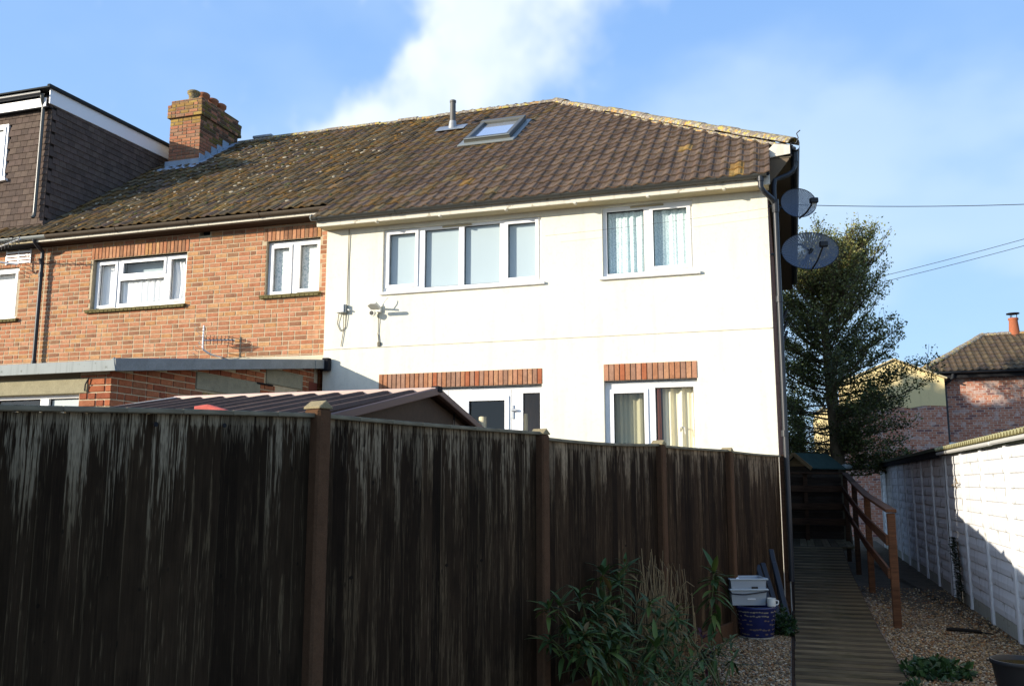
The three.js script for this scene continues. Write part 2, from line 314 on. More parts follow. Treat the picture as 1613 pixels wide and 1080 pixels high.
function beam(p, q, w, h, c = 0.005) { // rectangular bar from p to q, h is its upright side
  const A = v3(...p), B = v3(...q), L = A.distanceTo(B), dir = B.clone().sub(A).normalize(), up = Math.abs(dir.y) > 0.95 ? v3(0, 0, 1) : v3(0, 1, 0), s = up.clone().cross(dir).normalize(), u2 = dir.clone().cross(s);
  const g = cbx(w, h, L, c); g.applyMatrix4(new THREE.Matrix4().makeBasis(s, u2, dir).setPosition(A.add(B).multiplyScalar(0.5))); return g;
}
const tube = (pts, r, seg = 24, n = 6) => N(new THREE.TubeGeometry(new THREE.CatmullRomCurve3(pts.map((p) => v3(...p)), false, 'catmullrom', 0.1), seg, r, n));
function prism(pts, depth, bevel = 0, holes = []) { // outline in xy, extruded towards +z
  const s = new THREE.Shape(pts.map((p) => new THREE.Vector2(...p))); holes.forEach((h) => s.holes.push(new THREE.Path(h.map((p) => new THREE.Vector2(...p)))));
  return uvBox(N(new THREE.ExtrudeGeometry(s, { depth, bevelEnabled: bevel > 0, bevelSize: bevel, bevelThickness: bevel, bevelOffset: -bevel, bevelSegments: 1, curveSegments: 8 })));
}
const rect = (x0, x1, y0, y1) => [[x0, y0], [x1, y0], [x1, y1], [x0, y1]];
function sheet(f, nu, nv) { // f(u,v) -> [x,y,z]
  const P = [], U = [], I = []; for (let j = 0; j <= nv; j++) for (let i = 0; i <= nu; i++) { P.push(...f(i / nu, j / nv)); U.push(i / nu, j / nv); }
  for (let j = 0; j < nv; j++) for (let i = 0; i < nu; i++) { const a = j * (nu + 1) + i, c = a + nu + 1; I.push(a, a + 1, c + 1, a, c + 1, c); }
  const g = new THREE.BufferGeometry(); g.setAttribute('position', new THREE.Float32BufferAttribute(P, 3)); g.setAttribute('uv', new THREE.Float32BufferAttribute(U, 2)); g.setIndex(I); g.computeVertexNormals(); return g.toNonIndexed();
}
// cut away everything of g where a*x + b*y + c*z > d
function cut(g, a, bb, c, d) {
  const p = g.attributes.position, u = g.attributes.uv, k = g.attributes.color, P = [], U = [], K = [];
  for (let i = 0; i < p.count; i += 3) {
    let poly = [0, 1, 2].map((q) => ({ p: [p.getX(i + q), p.getY(i + q), p.getZ(i + q)], u: [u.getX(i + q), u.getY(i + q)] }));
    const out = []; for (let q = 0; q < 3; q++) {
      const A = poly[q], B = poly[(q + 1) % 3], da = a * A.p[0] + bb * A.p[1] + c * A.p[2] - d, db = a * B.p[0] + bb * B.p[1] + c * B.p[2] - d;
      if (da <= 0) out.push(A); if ((da < 0 && db > 0) || (da > 0 && db < 0)) { const t = da / (da - db); out.push({ p: A.p.map((x, e) => lerp(x, B.p[e], t)), u: A.u.map((x, e) => lerp(x, B.u[e], t)) }); }
    }
    for (let q = 1; q + 1 < out.length; q++) for (const o of [out[0], out[q], out[q + 1]]) { P.push(...o.p); U.push(...o.u); if (k) K.push(k.getX(i), k.getY(i), k.getZ(i)); }
  }
  if (!P.length) return null;
  const r = new THREE.BufferGeometry(); r.setAttribute('position', new THREE.Float32BufferAttribute(P, 3)); r.setAttribute('uv', new THREE.Float32BufferAttribute(U, 2)); if (k) r.setAttribute('color', new THREE.Float32BufferAttribute(K, 3)); r.computeVertexNormals(); return r;
}
function leaf(len, wid, curl = 0.25, fold = 0.3, seg = 5) { // a blade along +x, upper side +y
  return sheet((u, v) => { const t = u, w = wid * Math.pow(Math.sin(Math.PI * Math.pow(t, 0.75)), 0.85) * 0.5, s = v * 2 - 1; return [len * t * (1 - 0.12 * curl * t), -curl * len * t * t + Math.abs(s) * w * fold, s * w]; }, seg, 2);
}

// ---------------------------------------------------------------- scene-object helpers
const counts = {};
function numbered(n) { const k = counts[n] ?? 0; counts[n] = k + 1; return k ? `${n}_${String(k).padStart(3, '0')}` : n; }
function tag(o, label, category, group) { o.userData.label = label; o.userData.category = category; if (group) o.userData.group = group; return o; }
function thing(name, label, category, pos = [0, 0, 0], turn = 0, group) { const o = new THREE.Group(); o.name = numbered(name); o.position.set(...pos); o.rotation.y = turn; scene.add(o); return tag(o, label, category, group); }
function part(name, g, m, parent, label) { const o = new THREE.Mesh(Array.isArray(g) ? mg(g) : N(g), m); o.name = name; parent.add(o); if (label) o.userData.label = label; return o; }
function struct(name, g, m) { const o = new THREE.Mesh(Array.isArray(g) ? mg(g) : N(g), m); o.name = name; o.userData.kind = 'structure'; scene.add(o); return o; }
const CAM = v3(0.1, 1.3, 12.4);
// pieces: [{ g, x (Matrix4), at (Vector3) }], the nearest `most` become meshes, the rest one joined part
function pieces(name, list, m, parent, most = 300) {
  list.forEach((q) => { q.d = q.at.distanceTo(CAM); }); list.sort((p, q) => p.d - q.d);
  list.slice(0, most).forEach((q) => { const o = new THREE.Mesh(q.g, m); o.name = name; o.matrix.copy(q.x); q.x.decompose(o.position, o.quaternion, o.scale); parent.add(o); });
  const rest = list.slice(most);
  if (rest.length) { const o = new THREE.Mesh(mergeGeometries(rest.map((q) => q.g.clone().applyMatrix4(q.x))), m); o.name = name; o.userData.kind = 'stuff'; parent.add(o); }
}
const basis = (u, v, n, o) => new THREE.Matrix4().makeBasis(u, v, n).setPosition(o);

// ---------------------------------------------------------------- bricks
const BRICK = [[0.457, 0.210, 0.114], [0.497, 0.241, 0.134], [0.437, 0.192, 0.107], [0.516, 0.268, 0.158], [0.378, 0.174, 0.099], [0.477, 0.223, 0.123], [0.407, 0.196, 0.111], [0.497, 0.237, 0.143], [0.338, 0.183, 0.107], [0.467, 0.241, 0.111], [0.437, 0.187, 0.103], [0.3, 0.15, 0.09], [0.54, 0.3, 0.15]];
const SOLDIER = BRICK.map((c) => [c[0] * 1.06, c[1] * 1.12, c[2] * 1.12]);
const brickCache = new Map();
function brickGeo(len, h, pal, palName, depth = 0.03) {
  const L = Math.round(len * 200) / 200, i = Math.floor(R() * pal.length), v = Math.floor(R() * 3), key = `${palName}${L}_${h}_${i}_${v}`;
  if (!brickCache.has(key)) brickCache.set(key, colour(cbx(L, h, depth, 0.005, R() * 3, R() * 3), pal[i]));
  return brickCache.get(key);
}
// a wall face: o origin, u along, n outward; holes are [u0,u1,y0,y1]; keep(u,y) may drop bricks
function brickFace(parent, o, u, n, u0, u1, y0, y1, { holes = [], keep, pal = BRICK, palName = 'a', h = 0.065, gap = 0.014, len = 0.215, most = 300, header = 0.2, proud = 0.0, palAt } = {}) {
  const U = v3(...u), Nn = v3(...n), V = v3(0, 1, 0), list = []; const c0 = h + gap;
  let row = 0;
  for (let y = y0; y < y1 - 0.02; y += c0, row++) {
    const yt = Math.min(y + h, y1); if (yt - y < 0.025) continue;
    let x = u0 - (row % 2 ? (len + gap) / 2 : 0);
    while (x < u1) {
      const L = R() < header ? len / 2 - gap / 2 : len; let segs = [[Math.max(x, u0), Math.min(x + L, u1)]];
      for (const q of holes) if (yt > q[2] + 0.012 && y < q[3] - 0.012) segs = segs.flatMap(([a, e]) => { const r = []; if (a < q[0] - gap / 2) r.push([a, Math.min(e, q[0] - gap / 2)]); if (e > q[1] + gap / 2) r.push([Math.max(a, q[1] + gap / 2), e]); return r; });
      for (const [a, e] of segs) if (e - a > 0.03) {
        const cx = (a + e) / 2, cy = (y + yt) / 2; if (keep && !keep(cx, cy)) continue;
        const g = palAt ? brickGeo(e - a, Math.round((yt - y) * 200) / 200, ...palAt(cx, cy)) : brickGeo(e - a, Math.round((yt - y) * 200) / 200, pal, palName);
        const at = v3(...o).addScaledVector(U, cx).addScaledVector(V, cy).addScaledVector(Nn, -0.015 + proud + (R() - 0.5) * 0.003);
        list.push({ g, x: basis(U, V, Nn, at), at });
      }
      x += L + gap;
    }
  }
  pieces('brick', list, M.brick, parent, most); return list.length;
}
function soldierCourse(parent, x0, x1, y0, y1, z, pal, palName, gap = 0.011, w = 0.064) {
  const n = Math.round((x1 - x0) / (w + gap)), p = (x1 - x0) / n, list = [];
  for (let i = 0; i < n; i++) { const g = colour(cbx(p - gap, y1 - y0, 0.05, 0.005, R() * 3, R() * 3), pick(pal)); const at = v3(x0 + (i + 0.5) * p, (y0 + y1) / 2, z - 0.02 + R() * 0.003); list.push({ g, x: new THREE.Matrix4().setPosition(at), at }); }
  pieces('brick', list, M.brick, parent);
}

// ---------------------------------------------------------------- roof tiles
const PROF = [[0, 0.002], [0.03, 0], [0.075, 0], [0.1, 0.014], [0.13, 0.026], [0.16, 0.023], [0.188, 0.006], [0.206, 0.004]];
function tileGeo(c, ox, oy) {
  const L = 0.335, P = [], U = [], top = (x, n, v) => [x, v, n + 0.026 * (1 - v / L)];
  const quad = (a, q, e, f) => { for (const s of [a, q, e, a, e, f]) { P.push(...s); U.push(s[0] + ox, s[1] + s[2] + oy); } };
  for (let i = 0; i + 1 < PROF.length; i++) {
    const [x0, n0] = PROF[i], [x1, n1] = PROF[i + 1];
    quad(top(x0, n0, 0), top(x1, n1, 0), top(x1, n1, L), top(x0, n0, L));
    const lo = (p) => [p[0], p[1], p[2] - 0.02]; quad(lo(top(x0, n0, 0)), lo(top(x1, n1, 0)), top(x1, n1, 0), top(x0, n0, 0));
  }
  const g = new THREE.BufferGeometry(); g.setAttribute('position', new THREE.Float32BufferAttribute(P, 3)); g.setAttribute('uv', new THREE.Float32BufferAttribute(U, 2)); g.computeVertexNormals(); return colour(g, c);
}
const tileSet = (pal, k = 2) => pal.flatMap((c) => Array.from({ length: k }, () => tileGeo(c, R() * 4, R() * 4)));
const TILES_CLEAN = tileSet([[0.255, 0.187, 0.14], [0.225, 0.165, 0.125], [0.275, 0.203, 0.15], [0.2, 0.146, 0.112], [0.24, 0.174, 0.13], [0.3, 0.222, 0.165]]);
const TILES_OLD = tileSet([[0.22, 0.165, 0.095], [0.28, 0.195, 0.095], [0.18, 0.14, 0.09], [0.33, 0.205, 0.085], [0.24, 0.185, 0.115], [0.32, 0.25, 0.14]]);
const TILES_FAR = tileSet([[0.19, 0.15, 0.1], [0.22, 0.165, 0.11], [0.17, 0.13, 0.1], [0.24, 0.19, 0.12]]);
const TILES_GOLD = tileSet([[0.5, 0.3, 0.1], [0.55, 0.36, 0.13], [0.42, 0.28, 0.14]]);
// O eave origin, U along eave, V up the slope; lines [a,b,d]: keep a*u + b*v <= d ; skip(u,v)
function tileSlope(parent, O, U, V, u0, u1, vmax, { lines = [], skip, most = 300, set = () => pick(TILES_CLEAN), gauge = 0.3, jitter = 0.004, pitch = 0.2 } = {}) {
  const Nn = U.clone().cross(V).normalize(), list = [];
  for (let r = 0; r * gauge < vmax - 0.05; r++) for (let u = u0; u < u1 - 0.02; u += pitch) {
    const v = r * gauge, cu = u + pitch / 2, cv = v + 0.16; if (skip && skip(cu, cv)) continue;
    let g = set(cu, cv), loc = new THREE.Matrix4(); let clip = false, gone = false;
    const corners = [[u, v], [u + 0.206, v], [u, v + 0.335], [u + 0.206, v + 0.335]];
    for (const [a, bb, d] of lines) { const s = corners.map(([x, y]) => a * x + bb * y - d); if (Math.min(...s) > 0) gone = true; else if (Math.max(...s) > 0) { g = cut(g, a, bb, 0, d - a * u - bb * v); clip = true; if (!g) gone = true; } if (gone) break; }
    if (gone) continue;
    const at = O.clone().addScaledVector(U, u).addScaledVector(V, v).addScaledVector(Nn, 0.004 + R() * jitter);
    const x = basis(U, V, Nn, at); if (!clip) x.multiply(loc.makeRotationZ((R() - 0.5) * 0.012));
    list.push({ g: N(g), x, at });
  }
  list.forEach((q) => { if (!q.g.attributes.color) colour(q.g, [0.15, 0.11, 0.09]); });
  pieces('roof_tile', list, M.tile, parent, most); return list.length;
}
function halfRound(r, L, t = 0.02) { // a ridge tile along z, centred, open below
  const o = []; for (let i = 0; i <= 8; i++) { const a = Math.PI * i / 8; o.push([Math.cos(a) * r, Math.sin(a) * r * 0.8]); } for (let i = 8; i >= 0; i--) { const a = Math.PI * i / 8; o.push([Math.cos(a) * (r - t), Math.sin(a) * (r - t) * 0.8]); }
  const g = prism(o, L, 0.004); g.translate(0, 0, -L / 2); return g;
}
function ridgeRun(parent, name, A, B, r, seg, m, seed = 0) {
  const a = v3(...A), e = v3(...B), L = a.distanceTo(e), n = Math.max(1, Math.round(L / seg)), dir = e.clone().sub(a).normalize(), s = v3(0, 1, 0).cross(dir).normalize(), u = dir.clone().cross(s);
  for (let i = 0; i < n; i++) { const g = halfRound(r * rr(0.96, 1.05), L / n - 0.008); uvBox(g, R() * 5, R() * 5); const o = part(name, g, m, parent); const at = a.clone().addScaledVector(dir, (i + 0.5) * L / n).addScaledVector(u, rr(-0.012, 0.012)); basis(s, u, dir, at).decompose(o.position, o.quaternion, o.scale); }
}
function gutterGeo(x0, x1, y, z, r = 0.058) { // half-round channel along x
  const o = []; for (let i = 0; i <= 10; i++) { const a = Math.PI + Math.PI * i / 10; o.push([Math.cos(a) * r, Math.sin(a) * r]); } for (let i = 10; i >= 0; i--) { const a = Math.PI + Math.PI * i / 10; o.push([Math.cos(a) * (r - 0.005), Math.sin(a) * (r - 0.005)]); }
  const g = prism(o, x1 - x0); g.rotateY(Math.PI / 2); g.translate(x0, y, z); return g;
}
function gutterRun(parent, x0, x1, y, z, m, joints) {
  const g = part('gutter', gutterGeo(x0, x1, y, z), m, parent);
  for (const x of joints) part('joint', gutterGeo(x - 0.025, x + 0.025, y + 0.001, z, 0.065), m, g);
  return g;
}
// ---------------------------------------------------------------- windows
// cells are glass rectangles [x0,x1,y0,y1,sash?]; zf is the front face of the frame
function win(parent, name, x0, x1, y0, y1, zf, cells, { frame = M.upvc, glass = M.glass, depth = 0.07 } = {}) {
  const w = new THREE.Group(); w.name = name; parent.add(w);
  const fg = prism(rect(x0, x1, y0, y1), depth - 0.008, 0.004, cells.map((c) => rect(c[0], c[1], c[2], c[3]).reverse())); fg.translate(0, 0, zf - depth + 0.004); part('frame', fg, frame, w);
  for (const c of cells) {
    if (c[4]) { const s = c[4]; const g = prism(rect(c[0] - s, c[1] + s, c[2] - s, c[3] + s), 0.016, 0.003, [rect(c[0] + 0.006, c[1] - 0.006, c[2] + 0.006, c[3] - 0.006).reverse()]); g.translate(0, 0, zf + 0.001); part('sash', g, frame, w); }
    if (c[1] - c[0] > 0.06) { const g = prism(rect(c[0] + 0.001, c[1] - 0.001, c[2] + 0.001, c[3] - 0.001), 0.006, 0, [rect(c[0] + 0.011, c[1] - 0.011, c[2] + 0.011, c[3] - 0.011).reverse()]); g.translate(0, 0, zf - depth * 0.5); part('gasket', g, M.dark, w); }
    const p = new THREE.PlaneGeometry(c[1] - c[0], c[3] - c[2]); p.translate((c[0] + c[1]) / 2, (c[2] + c[3]) / 2, zf - depth * 0.55); part('pane', p, glass, w);
  }
  return w;
}
function curtain(x0, x1, y0, y1, z, folds, amp, seed = 1) { return sheet((u, v) => { const ph = folds * u * Math.PI * 2 + seed; return [lerp(x0, x1, u) + Math.sin(ph * 0.37 + v) * 0.01, lerp(y0, y1, v), z + Math.sin(ph) * amp * (0.7 + 0.5 * Math.sin(u * 9 + seed)) * (1 - 0.25 * v) + Math.sin(ph * 2.3 + 1) * amp * 0.3]; }, Math.max(24, folds * 10), 6); }
const plate = (x0, x1, y0, y1, z) => { const g = new THREE.PlaneGeometry(x1 - x0, y1 - y0); g.translate((x0 + x1) / 2, (y0 + y1) / 2, z); return uvBox(N(g)); };

// ================================================================ THE SETTING
const G = -0.37;
{
  const g = new THREE.PlaneGeometry(700, 700); g.rotateX(-Math.PI / 2); g.translate(0, G, 0); struct('ground', uvBox(N(g)), M.gravel);
  const s = []; // bare dark soil along the foot of the white panel wall
  for (let i = 0; i <= 24; i++) { const z = -16 + i * 0.82; s.push([2.3, -z]); }
  for (let i = 24; i >= 0; i--) { const z = -16 + i * 0.82; s.push([z > -2.5 ? lerp(1.0, 2.28, sst(-2.5, 1.6, z)) + rr(-0.12, 0.12) : 1.0, -z]); }
  const sh = new THREE.ShapeGeometry(new THREE.Shape(s.map((p) => new THREE.Vector2(...p)))); sh.rotateX(-Math.PI / 2); sh.translate(0, G + 0.004, 0); struct('soil', uvBox(N(sh)), M.soil);
}

// ================================================================ WHITE RENDERED HOUSE
const ROOF_V = v3(0, 0.731, -1).normalize(), ROOF_U = v3(1, 0, 0), ROOF_N = ROOF_U.clone().cross(ROOF_V), KV = 1.2387;
const roofY = (z) => 5.45 + 0.731 * (0.3 - z);
const W = thing('rendered_house', 'white rendered two-storey house with hipped brown tiled roof and skylight', 'house', [0, 0, 0]);
{
  const H1 = [-5.88, -3.31, 4.19, 5.22], H2 = [-2.39, -1.09, 4.19, 5.26], D1 = [-5.9, -3.31, 0.62, 2.7], D2 = [-2.4, -1.1, 0.62, 2.71], L1 = [-5.9, -3.3, 2.7, 2.935], L2 = [-2.4, -1.09, 2.71, 2.955];
  const A1 = [D1[0], D1[1], D1[2], L1[3]], A2 = [D2[0], D2[1], D2[2], L2[3]];
  const front = prism([[-6.87, G - 0.2], [-0.07, G - 0.2], [-0.07, 5.42], [-6.87, 5.42]], 0.25, 0, [H1, H2, A1, A2].map((h) => rect(...h).reverse())); front.translate(0, 0, -0.25);
  const wall = part('wall', [front, bx(-6.87, -6.6, G - 0.2, 5.4, -9.6, -0.25), bx(-6.6, -0.35, G - 0.2, 5.4, -9.6, -9.35)], M.render, W);
  part('side_wall', [bx(-0.35, -0.072, G - 0.2, 5.8, -9.6, -0.252)], M.sideWall, W);
  part('floor', [bx(-6.6, -0.35, 2.95, 3.2, -9.35, -0.252), bx(-6.6, -0.35, 0.4, 0.6, -9.35, -0.252), bx(-6.6, -0.35, 5.36, 5.42, -9.35, -0.252)], M.room, W);
  part('partition', [bx(-3.0, -2.9, 0.6, 2.95, -4, -0.252), bx(-3.0, -2.9, 3.2, 5.36, -4, -0.252), bx(-6.6, -0.35, 0.6, 2.95, -4.1, -4), bx(-6.6, -0.35, 3.2, 5.36, -4.1, -4)], M.room, W);
  // string course between the storeys
  part('string_course', cb(-6.87, -0.07, 3.358, 3.38, -0.01, 0.012, 0.005), M.render, W);
  // lintels
  for (const L of [L1, L2]) { const l = part('lintel', bx(L[0], L[1], L[2], L[3], -0.25, -0.012), M.mortar, W); soldierCourse(l, L[0], L[1], L[2] + 0.01, L[3], 0.004, [[0.42, 0.2, 0.11], [0.46, 0.24, 0.15], [0.4, 0.14, 0.07], [0.38, 0.22, 0.15], [0.48, 0.26, 0.15], [0.33, 0.19, 0.13]], 's'); part('lintel_plate', bx(L[0] + 0.002, L[1] - 0.002, L[2] + 0.0, L[2] + 0.008, -0.2, -0.003), M.vent, W); }
  // upper windows
  const w1 = win(W, 'window', H1[0], H1[1], H1[2] + 0.03, H1[3], -0.045, [[-5.79, -5.34, 4.33, 5.15, 0.045], [-5.19, -4.63, 4.26, 5.17], [-4.54, -3.97, 4.26, 5.18], [-3.84, -3.4, 4.31, 5.15, 0.045]]);
  part('sky_tint_blind', plate(-5.88, -3.31, 4.2, 5.22, -0.118), M.sky_tint_blind, w1);  // plate added behind the panes, its colour stands in for reflected sky
  part('sill', cb(-5.92, -3.25, 4.175, 4.215, -0.1, 0.045, 0.008), M.upvc, w1); part('trickle_vent', cb(-4.9, -4.42, 5.185, 5.21, -0.05, -0.03, 0.004), M.soffit, w1);
  const w2 = win(W, 'window', H2[0], H2[1], H2[2] + 0.03, H2[3], -0.045, [[-2.33, -1.79, 4.27, 5.2], [-1.66, -1.17, 4.33, 5.17, 0.045]]);
  part('net_curtain', curtain(-2.42, -1.72, 4.2, 5.2, -0.155, 6, 0.018, 2), M.netBlue, w2); part('net_curtain', curtain(-1.72, -1.05, 4.2, 5.2, -0.155, 5, 0.02, 5), M.netBlue, w2);
  part('sill', cb(-2.44, -1.0, 4.175, 4.215, -0.1, 0.05, 0.008), M.upvc, w2); part('trickle_vent', cb(-1.98, -1.5, 5.225, 5.25, -0.05, -0.03, 0.004), M.soffit, w2);
  // lower doors
  const d1 = win(W, 'glazed_door', D1[0], D1[1], D1[2], D1[3], -0.08, [[-5.65, -4.86, 0.8, 2.5, 0.05], [-4.46, -3.89, 0.8, 2.5, 0.06], [-3.62, -3.36, 0.7, 2.59]]);
  part('handle', [cb(-3.79, -3.755, 2.22, 2.42, -0.078, -0.06, 0.004), cb(-3.79, -3.7, 2.33, 2.36, -0.06, -0.03, 0.006)], M.steel, d1); part('seam', [cb(-4.79, -4.785, 0.65, 2.66, -0.08, -0.076, 0.001), cb(-3.80, -3.793, 0.65, 2.66, -0.08, -0.076, 0.001)], M.upvcGrey, d1);
  part('vent_strip', cb(-5.3, -4.4, 2.665, 2.69, -0.085, -0.07, 0.004), M.upvc, d1);
  part('column', bar([-4.42, 0.6, -0.6], [-4.42, 2.3, -0.6], 0.06, 0.06, 16), M.cream, d1); part('column', bar([-3.74, 0.6, -0.5], [-3.74, 2.32, -0.5], 0.07, 0.07, 16), M.cream, d1);
  part('curtain', curtain(-4.0, -3.2, 0.62, 2.68, -0.85, 5, 0.03, 3), mat([0.2, 0.12, 0.09], 0.9, { side: THREE.DoubleSide }), d1);
  const d2 = win(W, 'patio_door', D2[0], D2[1], D2[2], D2[3], -0.08, [[-2.28, -1.84, 0.75, 2.55, 0.05], [-1.69, -1.16, 0.7, 2.61]]);
  part('curtain', curtain(-2.38, -1.8, 0.62, 2.68, -0.26, 4, 0.03, 1), M.olive, d2); part('curtain', curtain(-1.62, -1.08, 0.62, 2.68, -0.24, 3, 0.05, 4), M.cream, d2); part('curtain_edge', curtain(-1.69, -1.62, 0.62, 2.68, -0.2, 1, 0.02, 2), M.terra, d2);
  part('handle', [tube([[-1.37, 2.0, -0.2], [-1.36, 2.06, -0.17], [-1.31, 2.06, -0.17], [-1.3, 1.96, -0.17]], 0.008, 16)], M.steel, d2); part('vent_strip', cb(-2.1, -1.45, 2.675, 2.7, -0.085, -0.07, 0.004), M.upvc, d2);
  // eaves
  part('fascia', cb(-6.92, -0.02, 5.29, 5.43, 0.23, 0.255, 0.004), M.fascia, W); part('soffit', bx(-6.9, -0.04, 5.29, 5.31, 0, 0.229), M.soffit, W);
  for (let i = 0; i < 6; i++) part('fascia_bracket', cb(-5.9 + i * 1.05, -5.86 + i * 1.05, 5.27, 5.3, 0.2, 0.27, 0.006), M.fascia, W);
  gutterRun(W, -6.97, -0.06, 5.43, 0.32, M.gutter, [-6.9, -5.55, -4.25, -2.95, -2.0, -1.92, -0.75]);
  part('gutter_end', bar([-6.985, 5.425, 0.32], [-6.965, 5.425, 0.32], 0.05, 0.056, 14), M.gutterGrey, W);
  part('downpipe', [bar([-0.14, 5.44, 0.32], [-0.14, 5.32, 0.32], 0.045), tube([[-0.14, 5.34, 0.32], [-0.14, 5.22, 0.31], [-0.08, 5.17, 0.24], [0.02, 5.1, 0.1], [0.035, 5.02, 0.06], [0.035, 4.85, 0.05], [0.02, 0.05, 0.05]], 0.036, 60, 10), bar([0.02, 1.9, 0.05], [0.02, 1.98, 0.05], 0.046), bar([0.03, 3.7, 0.05], [0.03, 3.78, 0.05], 0.046), bar([0.035, 4.95, 0.06], [0.035, 5.12, 0.09], 0.046)], M.pipe, W);
  part('downpipe', [bar([0.33, 6.0, -0.55], [0.33, 5.85, -0.55], 0.045), tube([[0.33, 5.9, -0.55], [0.32, 5.74, -0.55], [0.2, 5.64, -0.5], [0.04, 5.58, -0.45], [0.02, 5.45, -0.42], [0.02, 4.9, -0.4], [0.015, 0.0, -0.4]], 0.036, 60, 10)], M.pipe, W);
  // side eaves, running back
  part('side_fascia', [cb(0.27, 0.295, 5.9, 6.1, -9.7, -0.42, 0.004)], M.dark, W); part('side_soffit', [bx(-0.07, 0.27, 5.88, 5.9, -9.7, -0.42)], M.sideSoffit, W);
  part('verge_board', prism([[-0.03, 5.9], [0.27, 5.93], [0.27, 6.06], [0.05, 6.1], [-0.03, 6.02]], 0.02, 0.003).translate(0, 0, -0.42), M.fascia, W);
  part('corbel', prism([[-0.06, 5.5], [0.0, 5.55], [0.25, 5.86], [0.25, 5.89], [-0.06, 5.89]], 0.03, 0.003).translate(0, 0, -0.46), mat([0.16, 0.12, 0.08], 0.9), W);
  { const g = gutterGeo(0, 9.2, 0, 0); g.rotateY(Math.PI / 2); g.translate(0.345, 6.05, -0.45); part('side_gutter', g, M.pipe, W); }
  for (const z of [-1.9, -3.1, -4.3]) part('side_pipe', [bar([0.0, 4.0, z - 3], [0.0, 5.88, z - 3], 0.04), bar([0, 4.2, z - 3], [0.12, 4.5, z - 3], 0.03)], M.pipe, W);
  // roof
  const O = v3(0, roofY(0.37), 0.37), roof = part('roof', [
    sheet((u, v) => { const z = lerp(0.345, -4.8, v), xr = v < 0.19 ? lerp(-0.03, 0.0, v / 0.19) : lerp(0.0, -4.3, (v - 0.19) / 0.81); return [lerp(-6.95, xr, u), roofY(z) - 0.03, z]; }, 8, 20),
    sheet((u, v) => [lerp(-6.95, lerp(0.3, -4.3, v), u), lerp(6.0, 9.15, v), lerp(-9.6, -4.82, v)], 8, 8),
    sheet((u, v) => [lerp(0.3, -4.3, v), lerp(6.06, 9.14, v), lerp(lerp(-0.55, -9.4, u), -4.82, v)], 12, 8),
  ], M.under, W);
  const vOf = (z) => (0.37 - z) * KV;
  // hip: u = 0.3 + (z+0.6)*4.6/4.2  with  z = 0.36 - v/KV
  const k = 4.6 / 4.2, hd = 0.3 + 0.97 * k;
  const sky = [-5.43, -4.54, vOf(-2.42), vOf(-3.47)];
  tileSlope(roof, O, ROOF_U, ROOF_V, -6.96, 0.0, vOf(-4.76), {
    lines: [[1, k / KV, hd], [1, 0, -0.015]], most: 300,
    skip: (u, v) => u > sky[0] + 0.1 && u < sky[1] - 0.1 && v > sky[2] + 0.1 && v < sky[3] - 0.05,
    set: (u, v) => { const old = clamp((-u - 3.8) / 3.2); const gold = (Math.abs(u + 0.5) < 0.1 && v < 0.9 && R() < 0.8) || (Math.abs(u + 4.55 - (v - 3.2) * 0.08) < 0.12 && v > 1 && v < 3.4 && R() < 0.15) || R() < 0.004; return gold ? pick(TILES_GOLD) : R() < old * 0.8 ? pick(TILES_OLD) : pick(TILES_CLEAN); },
  });
  tileSlope(roof, v3(0.3, 6.1, -0.6), v3(0, 0, -1), v3(-4.6, 3.08, 0).normalize(), 0, 8.4, 5.5, { most: 0, lines: [[-1, 4.2 / 5.536, 0], [1, 4.2 / 5.536, 8.4]] });
  ridgeRun(roof, 'ridge_tile', [-6.95, 9.13, -4.8], [-4.3, 9.15, -4.8], 0.12, 0.45, M.lichen);
  ridgeRun(roof, 'hip_tile', [-4.28, 9.14, -4.78], [0.32, 6.12, -0.58], 0.125, 0.4, M.lichen);
  part('hip_iron', tube([[0.31, 6.15, -0.58], [0.36, 6.13, -0.54], [0.39, 6.2, -0.52], [0.37, 6.27, -0.53], [0.42, 6.3, -0.5]], 0.008, 16), M.pipe, roof);
  // mortar bedding below hip and ridge
  part('mortar_bed', [beam([-4.28, 9.08, -4.74], [0.3, 6.06, -0.54], 0.2, 0.06, 0.02)], M.lichen, roof);
  // skylight
  const sl = new THREE.Group(); sl.name = 'skylight'; W.add(sl); const B = basis(ROOF_U, ROOF_V, ROOF_N, O);
  const put = (n, g, m) => part(n, (Array.isArray(g) ? mg(g) : N(g)).applyMatrix4(B), m, sl);
  const [a, e, c, d] = sky;
  put('flashing', [cb(a - 0.1, e + 0.1, c - 0.14, c + 0.02, 0.04, 0.075, 0.01), cb(a - 0.1, a, c, d + 0.05, 0.03, 0.07, 0.01), cb(e, e + 0.1, c, d + 0.05, 0.03, 0.07, 0.01)], M.gutterGrey);
  put('frame', prism(rect(a, e, c, d), 0.11, 0.01, [rect(a + 0.09, e - 0.09, c + 0.1, d - 0.13).reverse()]).translate(0, 0, 0.03), M.skyFrame);
  put('hood', cb(a - 0.01, e + 0.01, d - 0.12, d + 0.02, 0.12, 0.165, 0.015), M.skyFrame); put('lower_cover', cb(a, e, c - 0.01, c + 0.06, 0.13, 0.15, 0.006), M.gutterGrey);
  put('pane', plate(a + 0.07, e - 0.07, c + 0.08, d - 0.1, 0.1), phys([0.62, 0.68, 0.78], 0.06, { metalness: 0.75 }));
  // vent pipe
  const vp = new THREE.Group(); vp.name = 'vent_pipe'; W.add(vp); const pv = vOf(-3.61);
  part('flashing', cb(-6.46, -5.84, pv - 0.16, pv + 0.14, 0.05, 0.068, 0.006).applyMatrix4(B), M.lead, vp);
